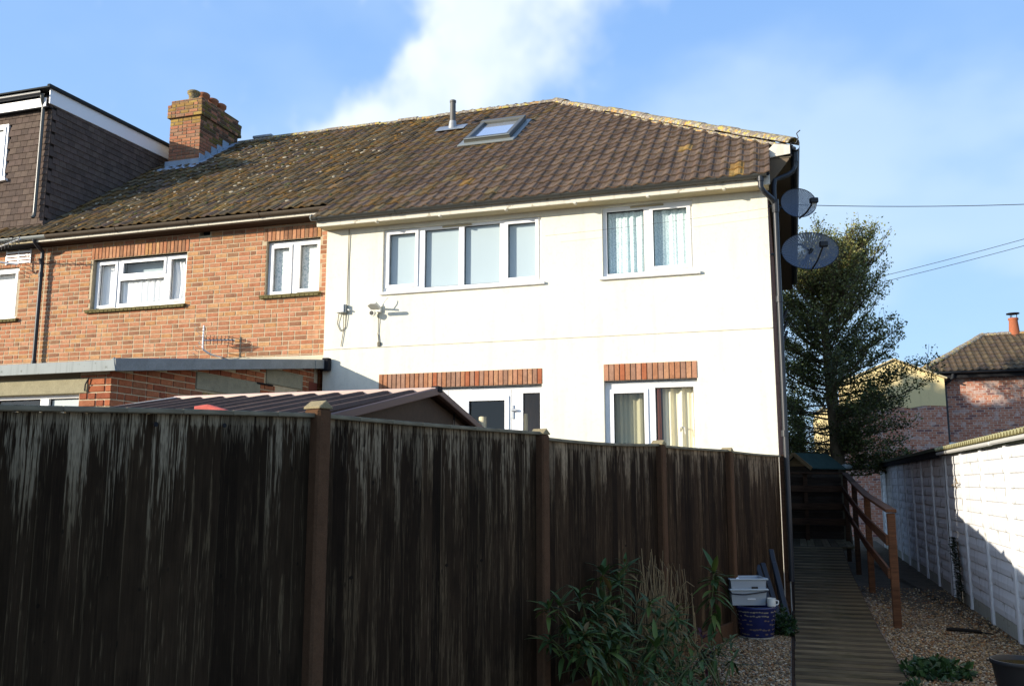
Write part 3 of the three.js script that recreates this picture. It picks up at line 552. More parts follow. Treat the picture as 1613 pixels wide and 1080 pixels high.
  part('collar', bar([-6.14, 8.28, -3.61], [-6.14, 8.5, -3.61], 0.1, 0.07, 14), M.zinc, vp); part('pipe', [bar([-6.14, 8.48, -3.61], [-6.14, 8.93, -3.61], 0.058, 0.058, 14), bar([-6.14, 8.9, -3.61], [-6.14, 8.94, -3.61], 0.066, 0.066, 14)], M.vent, vp);
}

// ================================================================ RED BRICK HOUSES
const ZB = -0.4;
function brickWallHouse(house, x0, x1, holes, floorHoles, opts = {}) {
  const g = prism([[x0, G - 0.2], [x1, G - 0.2], [x1, 5.75], [x0, 5.75]], 0.25, 0, holes.map((h) => rect(...h).reverse())); g.translate(0, 0, ZB - 0.256);
  return part('wall', [g, bx(x0, x1, G, 5.7, -9.6, -9.35), bx(x0, x0 + 0.1, G, 5.7, -9.35, ZB - 0.26), bx(x1 - 0.1, x1, G, 5.7, -9.35, ZB - 0.26), bx(x0 + 0.1, x1 - 0.1, 2.9, 3.1, -9.35, ZB - 0.26), bx(x0 + 0.1, x1 - 0.1, 3.1, 5.7, -3.6, -3.5)], M.mortar, house);
}
function tileSill(parent, x0, x1, y, z) { // two courses of clay creasing tiles
  const s = []; for (let x = x0, i = 0; x < x1 - 0.02; x += 0.085, i++) { s.push(cb(x, Math.min(x + 0.082, x1), y - 0.045, y - 0.012, z - 0.1, z + 0.055 + rr(-0.004, 0.004), 0.006)); }
  part('sill', [...s, cb(x0 - 0.02, x1 + 0.02, y - 0.012, y + 0.012, z - 0.1, z + 0.06, 0.006)], mat([0.2, 0.17, 0.08], 0.9, { map: rep(T.conc, 2) }), parent);
}
const B1 = thing('brick_house', 'red brick middle house between the white rendered house and the tile-hung dormer', 'house', [0, 0, 0], 0, 'red brick terraced houses');
{
  const A = [-11.84, -9.83, 4.34, 5.28], C = [-8.24, -7.22, 4.38, 5.33], V = [-9.6, -9.38, 5.54, 5.68];
  const wall = brickWallHouse(B1, -12.93, -6.87, [A, C, V]);
  const S = [[A[0] - 0.04, A[1] + 0.04, A[3], A[3] + 0.23], [C[0] - 0.06, C[1] + 0.02, C[3], C[3] + 0.23]];
  brickFace(wall, [0, 0, ZB], [1, 0, 0], [0, 0, 1], -12.9, -6.87, 2.75, 5.66, { holes: [A, C, V, ...S] });
  for (const s of S) { const l = part('lintel', bx(s[0], s[1], s[2], s[3], ZB - 0.2, ZB - 0.012), M.mortar, B1); soldierCourse(l, s[0], s[1], s[2] + 0.006, s[3], ZB - 0.001, SOLDIER, 'l', 0.012, 0.066); }
  part('air_vent', [bx(V[0], V[1], V[2], V[3], ZB - 0.2, ZB - 0.12)], M.dark, B1);
  const w1 = win(B1, 'window', A[0], A[1], A[2] + 0.02, A[3], ZB - 0.1, [[-11.75, -11.4, 4.44, 5.2, 0.04], [-11.24, -10.36, 4.99, 5.2, 0.04], [-11.3, -10.36, 4.46, 4.88], [-10.22, -9.9, 4.46, 5.2, 0.04]]);
  tileSill(w1, A[0] - 0.06, A[1] + 0.03, A[2], ZB);
  part('net_curtain', curtain(-11.9, -11.3, 4.35, 5.28, ZB - 0.2, 5, 0.012, 1), M.net, w1); part('net_curtain', curtain(-11.4, -10.28, 4.35, 4.96, ZB - 0.19, 9, 0.014, 2), M.net, w1); part('sky_tint_blind', plate(-11.35, -9.8, 4.9, 5.3, ZB - 0.3), M.sky_tint_blind, w1);
  part('tied_curtain', sheet((u, v) => [-10.3 + u * (0.28 + 0.1 * Math.sin(v * 3.1)), lerp(4.36, 5.16, v), ZB - 0.19 + 0.015 * Math.sin(u * 20)], 24, 8), M.net, w1); part('sky_tint_blind', plate(-10.3, -9.8, 4.3, 5.3, ZB - 0.38), M.sky_tint_blind, w1);
  const w2 = win(B1, 'window', C[0], C[1], C[2] + 0.02, C[3], ZB - 0.08, [[-8.14, -7.83, 4.46, 5.22, 0.05], [-7.63, -7.3, 4.48, 5.24, 0.05]]);
  tileSill(w2, C[0] - 0.06, C[1] + 0.04, C[2], ZB);
  part('lace_panel', plate(-8.2, -7.24, 4.4, 5.3, ZB - 0.16), M.lace, w2);
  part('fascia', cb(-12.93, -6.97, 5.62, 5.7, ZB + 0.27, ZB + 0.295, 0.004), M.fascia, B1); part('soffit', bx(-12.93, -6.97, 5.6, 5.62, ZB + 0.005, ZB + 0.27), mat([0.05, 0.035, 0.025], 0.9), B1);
  gutterRun(B1, -12.62, -6.93, 5.72, -0.075, M.gutterRust, [-11.1, -9.6, -8.2]);
  const Z0 = 0.37 - 0.6 / KV, O = v3(0, roofY(Z0), Z0), vOf = (z) => (Z0 - z) * KV;
  const roof = part('roof', [sheet((u, v) => { const z = lerp(-0.13, -4.8, v); return [lerp(-12.95, -6.95, u), roofY(z) - 0.03, z]; }, 6, 10), sheet((u, v) => [lerp(-12.95, -6.95, u), lerp(6.0, 9.15, v), lerp(-9.6, -4.82, v)], 6, 6)], M.under, B1);
  tileSlope(roof, O, ROOF_U, ROOF_V, -12.96, -6.95, vOf(-4.74), { jitter: 0.014, set: (u, v) => R() < 0.01 ? pick(TILES_GOLD) : R() < 0.86 ? pick(TILES_OLD) : pick(TILES_CLEAN), skip: (u, v) => u < -12.1 && u > -12.75 && v > vOf(-3.5) });
  ridgeRun(roof, 'ridge_tile', [-11.95, 9.13, -4.8], [-6.95, 9.13, -4.8], 0.12, 0.45, M.lichen);
  part('ridge_vent', cb(-11.55, -11.05, 9.2, 9.26, -4.9, -4.7, 0.01), M.lead, roof);
  { // moss tufts lodged in the tile joints
    const im = []; for (let i = 0; i < 900; i++) { const u = -6.95 - Math.pow(R(), 0.7) * 6, v = 0.05 + R() * 5.6; const s = rr(0.012, 0.04); const g = new THREE.IcosahedronGeometry(s, 0); g.scale(rr(0.8, 1.6), rr(0.7, 1.3), 0.6); g.applyMatrix4(basis(ROOF_U, ROOF_V, ROOF_N, O.clone().addScaledVector(ROOF_U, u).addScaledVector(ROOF_V, v).addScaledVector(ROOF_N, 0.035))); im.push(colour(N(g), pick([[0.1, 0.08, 0.03], [0.2, 0.11, 0.03], [0.08, 0.085, 0.035], [0.34, 0.3, 0.22]]))); }
    const o = part('moss', im, mat([1, 1, 1], 1, { vertexColors: true }), roof); o.userData.kind = 'stuff';
  }
  part('downpipe', [tube([[-12.9, 5.7, -0.075], [-12.9, 5.63, -0.09], [-12.9, 5.52, -0.24], [-12.9, 5.46, ZB + 0.1], [-12.9, 3.2, ZB + 0.1]], 0.036, 50, 10), bar([-12.9, 5.02, ZB + 0.1], [-12.9, 5.1, ZB + 0.1], 0.046), bar([-12.9, 3.4, ZB + 0.1], [-12.9, 3.47, ZB + 0.1], 0.046), bar([-12.9, 5.26, ZB + 0.1], [-12.9, 5.36, ZB + 0.13], 0.046)], M.pipe, B1);
  // chimney
  const ch = part('chimney', [bx(-12.79, -12.01, 7.6, 9.3, -4.79, -3.41), bx(-12.84, -11.96, 9.3, 9.6, -4.84, -3.36), bx(-12.79, -12.01, 9.6, 9.72, -4.79, -3.41)], M.mortarDark, B1);
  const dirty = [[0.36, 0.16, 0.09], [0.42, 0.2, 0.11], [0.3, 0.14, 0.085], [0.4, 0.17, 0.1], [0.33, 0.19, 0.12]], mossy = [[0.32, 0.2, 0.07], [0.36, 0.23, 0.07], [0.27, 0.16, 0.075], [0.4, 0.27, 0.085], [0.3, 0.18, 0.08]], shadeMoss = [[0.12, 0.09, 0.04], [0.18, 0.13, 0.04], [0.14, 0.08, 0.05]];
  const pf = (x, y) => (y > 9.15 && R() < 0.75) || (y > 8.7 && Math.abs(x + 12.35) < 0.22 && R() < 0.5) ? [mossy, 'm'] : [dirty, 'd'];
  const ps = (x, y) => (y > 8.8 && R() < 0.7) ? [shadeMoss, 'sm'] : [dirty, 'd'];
  const face = (o, u, n, w, y0, y1, f) => brickFace(ch, o, u, n, 0, w, y0, y1, { palAt: f, header: 0.4 });
  face([-12.8, 0, -3.4], [1, 0, 0], [0, 0, 1], 0.8, 7.95, 9.29, pf); face([-12.0, 0, -3.4], [0, 0, -1], [1, 0, 0], 1.4, 7.95, 9.29, ps);
  face([-12.85, 0, -3.35], [1, 0, 0], [0, 0, 1], 0.9, 9.3, 9.6, pf); face([-11.95, 0, -3.35], [0, 0, -1], [1, 0, 0], 1.5, 9.3, 9.6, ps); face([-12.8, 0, -3.4], [1, 0, 0], [0, 0, 1], 0.8, 9.605, 9.71, pf); face([-12.0, 0, -3.4], [0, 0, -1], [1, 0, 0], 1.4, 9.605, 9.71, ps);
  part('flaunching', sheet((u, v) => { const x = lerp(-12.79, -12.01, u), z = lerp(-4.79, -3.41, v); const e = Math.min(u, 1 - u, v, 1 - v); return [x, 9.715 + 0.07 * sst(0, 0.3, e), z]; }, 12, 12), M.lichen, ch);
  [[-3.66, 0], [-4.0, 1], [-4.33, 2], [-4.63, 3]].forEach(([z, i]) => {
    const q = new THREE.LatheGeometry([[0.115, 0], [0.12, 0.05], [0.105, 0.08], [0.11, 0.2], [0.14, 0.215], [0.145, 0.27], [0.12, 0.29], [0.1, 0.285], [0.09, 0.12]].map((p) => new THREE.Vector2(...p)), 20); q.scale(1, i ? 1.22 : 0.9, 1); q.translate(-12.42, 9.75, z);
    part('chimney_pot', q, i === 0 ? M.potLichen : M.terracotta, ch);
  });
  part('flashing', [cb(-12.86, -11.98, 8.06, 8.3, -3.4, -3.37, 0.006), sheet((u, v) => [lerp(-12.9, -11.9, u), roofY(lerp(-3.4, -3.12, v)) + 0.055 + 0.012 * Math.sin(u * 31), lerp(-3.4, -3.12, v)], 20, 2), ...[0, 1, 2, 3, 4].map((i) => cb(-12.0, -11.975, 8.1 + i * 0.15, 8.42 + i * 0.15 - (i % 2) * 0.03, -3.62 - i * 0.2, -3.4 - i * 0.2, 0.004)), sheet((u, v) => { const z = lerp(-3.35, -4.6, u); return [lerp(-12.0, -11.82, v), roofY(z) + 0.06, z]; }, 8, 2)], mat([0.36, 0.44, 0.52], 0.5, { map: T.grain }), B1);
}
const B2 = thing('brick_house', 'red brick house at the left edge with a brown tile-hung dormer under a flat roof', 'house', [0, 0, 0], 0, 'red brick terraced houses');
{
  const A = [-15.2, -13.53, 4.28, 5.28];
  const wall = brickWallHouse(B2, -19, -12.93, [A]);
  brickFace(wall, [0, 0, ZB], [1, 0, 0], [0, 0, 1], -14.4, -12.93, 2.75, 5.6, { holes: [A] });
  const w = win(B2, 'window', A[0], A[1], A[2] + 0.02, A[3], ZB - 0.06, [[-15.1, -14.5, 4.4, 5.18, 0.04], [-14.38, -13.63, 4.4, 5.18, 0.04]]);
  part('net_curtain', plate(-15.2, -13.5, 4.3, 5.3, ZB - 0.2), M.net, w); tileSill(w, A[0], A[1] + 0.08, A[2], ZB);
  part('louvre', [...[0, 1, 2, 3, 4].map((i) => beam([-13.84, 5.36 + i * 0.065, ZB + 0.012], [-13.27, 5.36 + i * 0.065, ZB + 0.012], 0.025, 0.04, 0.004)), ...[-13.84, -13.55, -13.27].map((x) => cb(x - 0.012, x + 0.012, 5.33, 5.66, ZB + 0.002, ZB + 0.02, 0.003))], M.upvc, B2);
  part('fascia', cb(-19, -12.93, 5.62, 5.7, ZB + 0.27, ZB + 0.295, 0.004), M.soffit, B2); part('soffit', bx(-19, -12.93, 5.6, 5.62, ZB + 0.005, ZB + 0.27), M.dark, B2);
  gutterRun(B2, -19, -12.62, 5.72, -0.075, M.gutterGrey, [-13.2]);
  const Z0 = 0.37 - 0.6 / KV, O = v3(0, roofY(Z0), Z0);
  const roof = part('roof', [sheet((u, v) => { const z = lerp(-0.13, -4.8, v); return [lerp(-19, -12.95, u), roofY(z) - 0.03, z]; }, 6, 10), sheet((u, v) => [lerp(-19, -12.95, u), lerp(6.0, 9.15, v), lerp(-9.6, -4.82, v)], 6, 6)], M.under, B2);
  tileSlope(roof, O, ROOF_U, ROOF_V, -15, -12.95, 6.0, { jitter: 0.014, set: () => R() < 0.1 ? pick(TILES_GOLD) : pick(TILES_OLD), skip: (u, v) => v > 0.8 && u < -13.4 });
  // dormer
  const X = -13.2, ZF = -0.55, d = new THREE.Group(); d.name = 'dormer'; B2.add(d);
  part('core', [bx(-19, X - 0.012, 6.0, 8.72, -4.8, ZF - 0.012)], M.under, d);
  const pal = [[0.135, 0.1, 0.08], [0.15, 0.11, 0.09], [0.12, 0.09, 0.074], [0.16, 0.12, 0.095]];
  const hg = pal.flatMap((c) => [0, 1].map(() => colour(uvBox(cbx(0.162, 0.2, 0.016, 0.002), R() * 3, R() * 3), c))), tilt = new THREE.Matrix4().makeRotationX(-0.1);
  const hang = (o, u, n, w, rows) => { const list = [], U = v3(...u), Nn = v3(...n); for (let r = 0; r < rows; r++) for (let i = 0; i * 0.165 < w; i++) { const s = (i + (r & 1 ? 0.5 : 0)) * 0.165 + 0.083; const ov = Math.max(0, s + 0.081 - w); if (ov > 0.13) continue; const y = 6.0 + r * 0.122; const at = v3(...o).addScaledVector(U, s - ov / 2).add(v3(0, y + 0.1, 0)).addScaledVector(Nn, 0.004 + R() * 0.004); if (n[0] && y + 0.25 < roofY(at.z)) continue; list.push({ g: pick(hg), x: basis(U, v3(0, 1, 0), Nn, at).multiply(tilt).scale(v3(1 - ov / 0.162, 1, 1)), at }); } return list; };
  pieces('hung_tile', hang([-14.9, 0, ZF], [1, 0, 0], [0, 0, 1], 1.7, 21).filter((q) => !(q.at.x < -14.2 && q.at.y > 7.05 && q.at.y < 8.22)), M.hung, d);
  const ck = new THREE.Group(); ck.name = 'cheek'; B2.add(ck); pieces('hung_tile', hang([X, 0, ZF], [0, 0, -1], [1, 0, 0], 3.7, 22), M.hung, ck);
  part('verge_board', [beam([X + 0.02, 8.62, ZF + 0.12], [X + 0.02, 8.72, -4.2], 0.03, 0.3, 0.005)], M.upvc, d);
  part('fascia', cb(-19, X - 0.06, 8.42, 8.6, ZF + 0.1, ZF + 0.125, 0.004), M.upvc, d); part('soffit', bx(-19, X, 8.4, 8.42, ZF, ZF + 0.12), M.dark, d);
  part('flat_roof', [prism([[ZF + 0.2, 8.76], [ZF + 0.2, 8.79], [-4.25, 8.9], [-4.25, 8.86]].map(([z, y]) => [-z, y]), 5.95).rotateY(Math.PI / 2).translate(X + 0.08 - 5.95, 0, 0)], M.felt, d);
  part('kerb', [beam([X + 0.05, 8.8, ZF + 0.2], [X + 0.05, 8.9, -4.22], 0.07, 0.06, 0.008)], M.felt, d);
  { const g = gutterGeo(-19, X - 0.1, 8.68, ZF + 0.18); part('gutter', g, M.pipe, d); part('gutter_lip', bar([-19, 8.685, ZF + 0.237], [X - 0.1, 8.685, ZF + 0.237], 0.006), M.gutterGrey, d); }
  part('downpipe', [tube([[X - 0.12, 8.66, ZF + 0.17], [X - 0.13, 8.56, ZF + 0.15], [X - 0.14, 8.4, ZF + 0.09], [X - 0.14, 6.3, ZF + 0.09], [X - 0.15, 6.22, ZF + 0.12]], 0.034, 40, 10)], mat([0.1, 0.1, 0.085], 0.3), d);
  const dw = win(B2, 'dormer_window', -15.6, -14.22, 7.1, 8.22, ZF + 0.03, [[-15.5, -14.95, 7.2, 8.12, 0.04], [-14.85, -14.31, 7.2, 8.12, 0.04]]); part('net_curtain', plate(-15.6, -14.24, 7.12, 8.2, ZF - 0.008), M.net, dw); part('sill', cb(-15.7, -14.14, 7.05, 7.1, ZF - 0.05, ZF + 0.09, 0.006), M.upvc, dw);
}

// ================================================================ FLAT-ROOFED EXTENSION
{
  const E = thing('brick_extension', 'low red brick lean-to with a grey flat roof edge in front of the brick houses', 'lean-to'), X = -6.95, ZF = 4.45, top = (z) => 3.12 - 0.128 * (z + 0.4);
  const pal = [[0.34, 0.115, 0.058], [0.4, 0.14, 0.07], [0.29, 0.095, 0.052], [0.42, 0.16, 0.08], [0.34, 0.14, 0.075]], gold = [[0.36, 0.26, 0.09], [0.33, 0.22, 0.09], [0.28, 0.12, 0.07]];
  const wall = part('wall', [prism([[-ZF + 0.014, G], [0.39, G], [0.39, top(-0.39)], [-ZF + 0.014, top(ZF)]], 0.2).rotateY(Math.PI / 2).translate(X - 0.212, 0, 0).scale(1, 1, 1), bx(-12.9, -8.7, G, 2.28, ZF - 0.21, ZF - 0.012), bx(-7.38, X - 0.01, G, 2.5, ZF - 0.21, ZF - 0.012), bx(-8.71, -7.37, G, 1.2, ZF - 0.21, ZF - 0.012)], M.mortar, E);
  const lint = [[1.58, 3.0, 2.44, 2.677], [0.45, 1.45, 2.677, 2.914]]; // in z: [z0,z1,y0,y1]
  const winZ = [0.6, 1.2, 2.2, 2.677], airb = [0.02, 0.26, 2.677, 2.835];
  const inv = (q) => [ZF - q[1], ZF - q[0], q[2], q[3]];
  brickFace(wall, [X, 0, ZF], [0, 0, -1], [1, 0, 0], 0, ZF - 0.12, 1.018, 3.2, { holes: [...lint.map(inv), inv(winZ), inv(airb)], keep: (u, y) => y < top(ZF - u) + 0.01, palAt: (u, y) => y < 2.42 && u > 1.3 && u < 2.6 && R() < 0.7 ? [gold, 'eg'] : [pal, 'e'], header: 0.15 });
  brickFace(wall, [0, 0, ZF], [1, 0, 0], [0, 0, 1], -7.37, X, 1.018, 2.47, { pal, palName: 'e', header: 0.4 });
  for (const q of lint) part('lintel', cb(X - 0.15, X + 0.006, q[2] + 0.008, q[3] - 0.008, q[0] + 0.008, q[1] - 0.008, 0.008), M.concGrey, E);
  part('lintel', cb(-12.5, -7.26, 2.27, 2.44, ZF - 0.18, ZF + 0.008, 0.008), M.concrete, E);
  part('air_brick', [cb(X - 0.05, X + 0.003, airb[2], airb[3], airb[0], airb[1], 0.004), ...[0, 1, 2, 3, 4].map((i) => cb(X, X + 0.008, airb[2] + 0.012 + i * 0.026, airb[2] + 0.024 + i * 0.026, airb[0] + 0.01, airb[1] - 0.01, 0.002))], mat([0.2, 0.06, 0.04], 0.9), E);
  part('bracket', cb(X, X + 0.03, 2.655, 2.675, 1.3, 1.68, 0.004), M.dark, E); part('vent_hole', [cb(X, X + 0.02, 2.66, 2.74, 3.15, 3.28, 0.004), cb(X, X + 0.02, 2.86, 2.9, 1.75, 1.92, 0.004)], M.dark, E);
  const sw = new THREE.Group(); sw.name = 'side_window'; E.add(sw); part('frame', [cb(X - 0.1, X - 0.04, 2.2, 2.65, 0.6, 0.66, 0.005), cb(X - 0.1, X - 0.04, 2.2, 2.65, 1.14, 1.2, 0.005), cb(X - 0.1, X - 0.04, 2.6, 2.65, 0.66, 1.14, 0.005)], M.upvc, sw); part('pane', bx(X - 0.08, X - 0.07, 2.2, 2.6, 0.66, 1.14), M.glassDirty, sw);
  part('backing', bx(X - 0.2, X - 0.19, 2.0, 2.66, 0.5, 1.3), M.room, sw);
  part('corner_pier', [bx(X - 0.2, X + 0.035, G, 3.08, -0.38, -0.05), bx(X - 0.2, X + 0.03, G, 3.06, -0.05, 0.0)], mat([0.3, 0.2, 0.11], 0.95, { map: rep(T.rub, 0.4), ...b(0.006) }), E);
  const fw = win(E, 'front_window', -12.4, -7.38, 1.2, 2.27, ZF - 0.08, [[-12.3, -10.1, 1.3, 2.23], [-10.0, -7.98, 1.3, 2.23], [-7.86, -7.43, 1.3, 2.23]]); part('backing', plate(-12.4, -7.38, 1.2, 2.27, ZF - 0.5), M.room, fw);
  part('obscured_pane', plate(-7.86, -7.43, 1.3, 2.23, ZF - 0.12), mat([0.36, 0.42, 0.42], 0.5), fw);
  // flat roof and its edge boards
  const ro = (z) => top(z) + 0.02;
  part('flat_roof', [sheet((u, v) => { const z = lerp(ZF + 0.12, -0.4, v); return [lerp(-13.6, X + 0.16, u), ro(z) + 0.1, z]; }, 6, 10), sheet((u, v) => { const z = lerp(-0.4, ZF + 0.12, v); return [lerp(-13.6, X + 0.16, u), ro(z) - 0.02, z]; }, 6, 10)], M.felt, E);
  part('side_fascia', [beam([X + 0.16, ro(ZF + 0.12) + 0.045, ZF + 0.14], [X + 0.16, ro(0.4) + 0.045, 0.4], 0.03, 0.14, 0.006)], M.fasciaGrey, E); part('side_fascia', [beam([X + 0.16, ro(0.39) + 0.045, 0.39], [X + 0.16, ro(-0.3) + 0.045, -0.38], 0.03, 0.14, 0.006)], M.fasciaGrey, E);
  part('roof_end', [cb(X + 0.13, X + 0.24, ro(0.1) - 0.06, ro(0.1) + 0.14, 0.02, 0.13, 0.01)], M.dark, E);
  part('front_fascia', [prism([[-13.6, ro(ZF + 0.12) - 0.03], [X + 0.17, ro(ZF + 0.12) - 0.02], [X + 0.14, ro(ZF + 0.12) + 0.125], [X + 0.1, ro(ZF + 0.12) + 0.1], [-13.6, ro(ZF + 0.12) + 0.1]], 0.025, 0.003).translate(0, 0, ZF + 0.12)], M.fasciaPale, E);
  part('apron_flashing', [sheet((u, v) => [lerp(-9.3, X + 0.1, u), 3.365 - v * 0.14 - 0.02 * u, ZB + 0.012 + v * 0.1], 20, 2)], mat([0.62, 0.58, 0.45], 0.9, { map: rep(T.conc, 1) }), E);
  part('wall_cable', tube([[-7.24, 2.43, ZF + 0.02], [-7.27, 2.36, ZF + 0.03], [-7.28, 2.29, ZF + 0.02]], 0.008, 12), M.wire, E);
}

// ================================================================ BROWN METAL SHED
{
  const S = thing('metal_garden_shed', 'brown metal garden shed with ribbed apex roof showing over the fence', 'shed'), XG = -2.74, XL = -5.3, YA = 2.05, ZA = 5.42, ZN = 7.3, ZK = 3.85, YE = 1.71;
  part('gable', [prism([[-ZN + 0.1, G], [-ZK - 0.1, G], [-ZK - 0.1, YE + 0.02], [-ZA, YA - 0.03], [-ZN + 0.1, YE + 0.02]], 0.02, 0.002).rotateY(Math.PI / 2).translate(XG - 0.1, 0, 0)], M.shedBrown, S);
  part('gable_seam', cb(XG - 0.082, XG - 0.07, G + 0.1, YA - 0.1, ZA - 0.62, ZA - 0.6, 0.003), M.dark, S); part('gable_panel', [prism([[-ZA + 0.58, G], [-ZK - 0.2, G], [-ZK - 0.2, YE - 0.02], [-ZA + 0.58, YA - 0.19]], 0.006, 0.001).rotateY(Math.PI / 2).translate(XG - 0.079, 0, 0)], mat([0.1, 0.058, 0.036], 0.45), S);
  part('walls', [bx(XL, XG - 0.11, G, YE, ZN - 0.12, ZN - 0.1), bx(XL, XG - 0.11, G, YE, ZK + 0.1, ZK + 0.12), bx(XL, XL + 0.02, G, YE, ZK + 0.12, ZN - 0.12)], M.shedBrown, S);
  const slope = (z0, y0) => sheet((u, v) => { const s = u * 11, f = s - Math.floor(s), rib = f < 0.22 ? 0.034 : f < 0.3 ? lerp(0.034, 0, (f - 0.22) / 0.08) : f > 0.92 ? lerp(0, 0.034, (f - 0.92) / 0.08) : 0; return [lerp(XL, XG, u), lerp(YA, y0, v) + rib, lerp(ZA, z0, v)]; }, 196, 1);
  const rf = part('roof', [slope(ZN, YE), slope(ZK, YE)], mat([0.13, 0.078, 0.055], 0.75, { specularIntensity: 0.25, map: rep(T.grain, 1), side: THREE.DoubleSide }), S);
  part('ridge_cap', [beam([XL - 0.02, YA + 0.03, ZA], [XG + 0.02, YA + 0.03, ZA], 0.09, 0.02, 0.006), beam([XL - 0.02, YA + 0.01, ZA + 0.06], [XG + 0.02, YA + 0.01, ZA + 0.06], 0.02, 0.05, 0.005)], M.shedCap, S);
  part('verge_trim', [beam([XG + 0.005, YA + 0.01, ZA], [XG + 0.005, YE - 0.01, ZN], 0.05, 0.06, 0.006), beam([XG + 0.005, YA + 0.01, ZA], [XG + 0.005, YE - 0.01, ZK], 0.05, 0.06, 0.006)], mat([0.16, 0.095, 0.075], 0.6), S);
  part('verge_trim', [beam([XL - 0.005, YA + 0.01, ZA], [XL - 0.005, YE - 0.01, ZN], 0.05, 0.06, 0.006)], mat([0.5, 0.45, 0.38], 0.5), S); part('apex_clip', [cb(XG - 0.03, XG + 0.04, YA + 0.0, YA + 0.05, ZA - 0.04, ZA + 0.05, 0.005)], M.dark, S);
  const r = thing('red_board', 'sloping red board propped behind the left fence panel', 'board'); part('board', [prism([[-3.62, 1.3], [-3.6, 1.79], [-3.5, 1.8], [-3.2, 1.715], [-2.9, 1.6], [-2.9, 1.3]], 0.05, 0.01).translate(0, 0, 7.42)], M.red, r);
}

// ================================================================ FENCE
const FK = 0.28, fx = (z) => -0.05 - FK * z, FD = v3(-FK, 0, 1).normalize(), FN = v3(1, 0, FK).normalize(), FL = Math.hypot(1, FK);
{
  const F = thing('wooden_fence', 'dark stained vertical board fence with bleached streaks running from foreground to house corner', 'fence');
  const wob = (s) => 0.5 + 0.5 * Math.sin(s);
  // panels: z from, z to, top at from, top at to, sag
  const panels = [[0.06, 1.93, 1.652, 1.655, 0.008], [2.0, 3.76, 1.662, 1.652, 0.004], [3.83, 5.86, 1.662, 1.635, 0.018], [5.94, 8.08, 1.672, 1.662, 0.004], [8.16, 10.3, 1.662, 1.555, -0.006], [10.45, 12.5, 1.55, 1.5, 0], [12.65, 14.7, 1.5, 1.5, 0]];
  panels.forEach(([za, zb, ya, yb, sag], k) => {
    const n = Math.round((zb - za) * FL / 0.098), p = (zb - za) / n, topAt = (t) => lerp(ya, yb, t) - sag * 4 * t * (1 - t);
    const pl = new THREE.Group(); pl.name = 'fence_panel'; F.add(pl); const brown = clamp(1 - (za - 1) / 8);
    for (let i = 0; i < n; i++) {
      const t0 = (i + 0.5) / n, z = za + (i + 0.5) * p, y1 = topAt(t0) - 0.02, y0 = -0.22, w = p * FL + 0.012;
      // feather-edged board: thick edge overlaps the thin edge of the next
      const g = prism([[-w / 2, -0.004], [w / 2, -0.004], [w / 2, 0.003], [-w / 2 + 0.004, 0.024], [-w / 2, 0.021]], y1 - y0).rotateX(-Math.PI / 2);
      const pos = g.attributes.position, uv = g.attributes.uv, u0 = Math.floor(R() * 20) / 20, lean = rr(-0.004, 0.004);
      for (let q = 0; q < pos.count; q++) { const yy = pos.getY(q) + y0; uv.setXY(q, u0 + clamp((pos.getX(q) / w + 0.5), 0.01, 0.99) / 20, (2.06 - (y1 - yy)) / 2.2); pos.setX(q, pos.getX(q) + lean * (yy - 0.7)); pos.setY(q, yy); }
      const tn = rr(0.55, 1.35), c = mix3([0.9 * tn, 0.88 * tn, 0.82 * tn], [1.15 * tn, 0.96 * tn, 0.82 * tn], brown); colour(g, c);
      const o = part('board', g, M.fence, pl); o.position.set(fx(z), 0, z); o.rotation.y = Math.atan2(FN.x, FN.z) - 0.0; o.position.addScaledVector(FN, -0.012 + rr(-0.0015, 0.0015));
    }
    const segs = 8, caps = []; for (let s = 0; s < segs; s++) { const ta = s / segs, tb = (s + 1) / segs, A = lerp(za - 0.02, zb + 0.02, ta), B = lerp(za - 0.02, zb + 0.02, tb); caps.push(beam([fx(A), topAt(ta) - 0.008, A], [fx(B), topAt(tb) - 0.008, B], 0.05, 0.024, 0.004)); }
    part('capping_rail', caps, M.capping, pl); part('gravel_board', beam([fx(za - 0.02), -0.3, za - 0.02], [fx(zb + 0.02), -0.3, zb + 0.02], 0.04, 0.2, 0.005), M.post, pl);
  });
  // concrete posts with paler tops
  for (const [z, y] of [[1.965, 1.675], [3.795, 1.685], [5.9, 1.685], [8.12, 1.72], [10.38, 1.66], [12.58, 1.6]]) {
    const o = part('post', cb(-0.05, 0.05, G - 0.3, y - 0.03, -0.06, 0.055, 0.012), M.post, F); o.position.set(fx(z), 0, z); o.rotation.y = Math.atan2(FN.x, FN.z);
    const tp = part('post_top', prism([[-0.05, 0], [0.05, 0], [0.05, 0.01], [0.0, 0.045], [-0.05, 0.01]], 0.115, 0.004).translate(0, y - 0.03, -0.06), M.postPale, o);
  }
  part('end_post', cb(-0.06, -0.005, G, 1.66, -0.005, 0.05, 0.006), M.railDark, F); part('end_strip', cb(-0.004, 0.012, G, 1.64, 0.0, 0.05, 0.004), mat([0.4, 0.4, 0.36], 0.8, { map: rep(T.paint, 1.2) }), F);
  for (const z of [8.72, 9.08]) { const o = part('knot_hole', bar([0, 0, -0.002], [0, 0, 0.001], 0.011, 0.011, 12), M.dark, F); o.position.set(fx(z), z > 8.9 ? 1.555 : 1.57, z); o.position.addScaledVector(FN, 0.008); o.rotation.y = Math.atan2(FN.x, FN.z); }
}

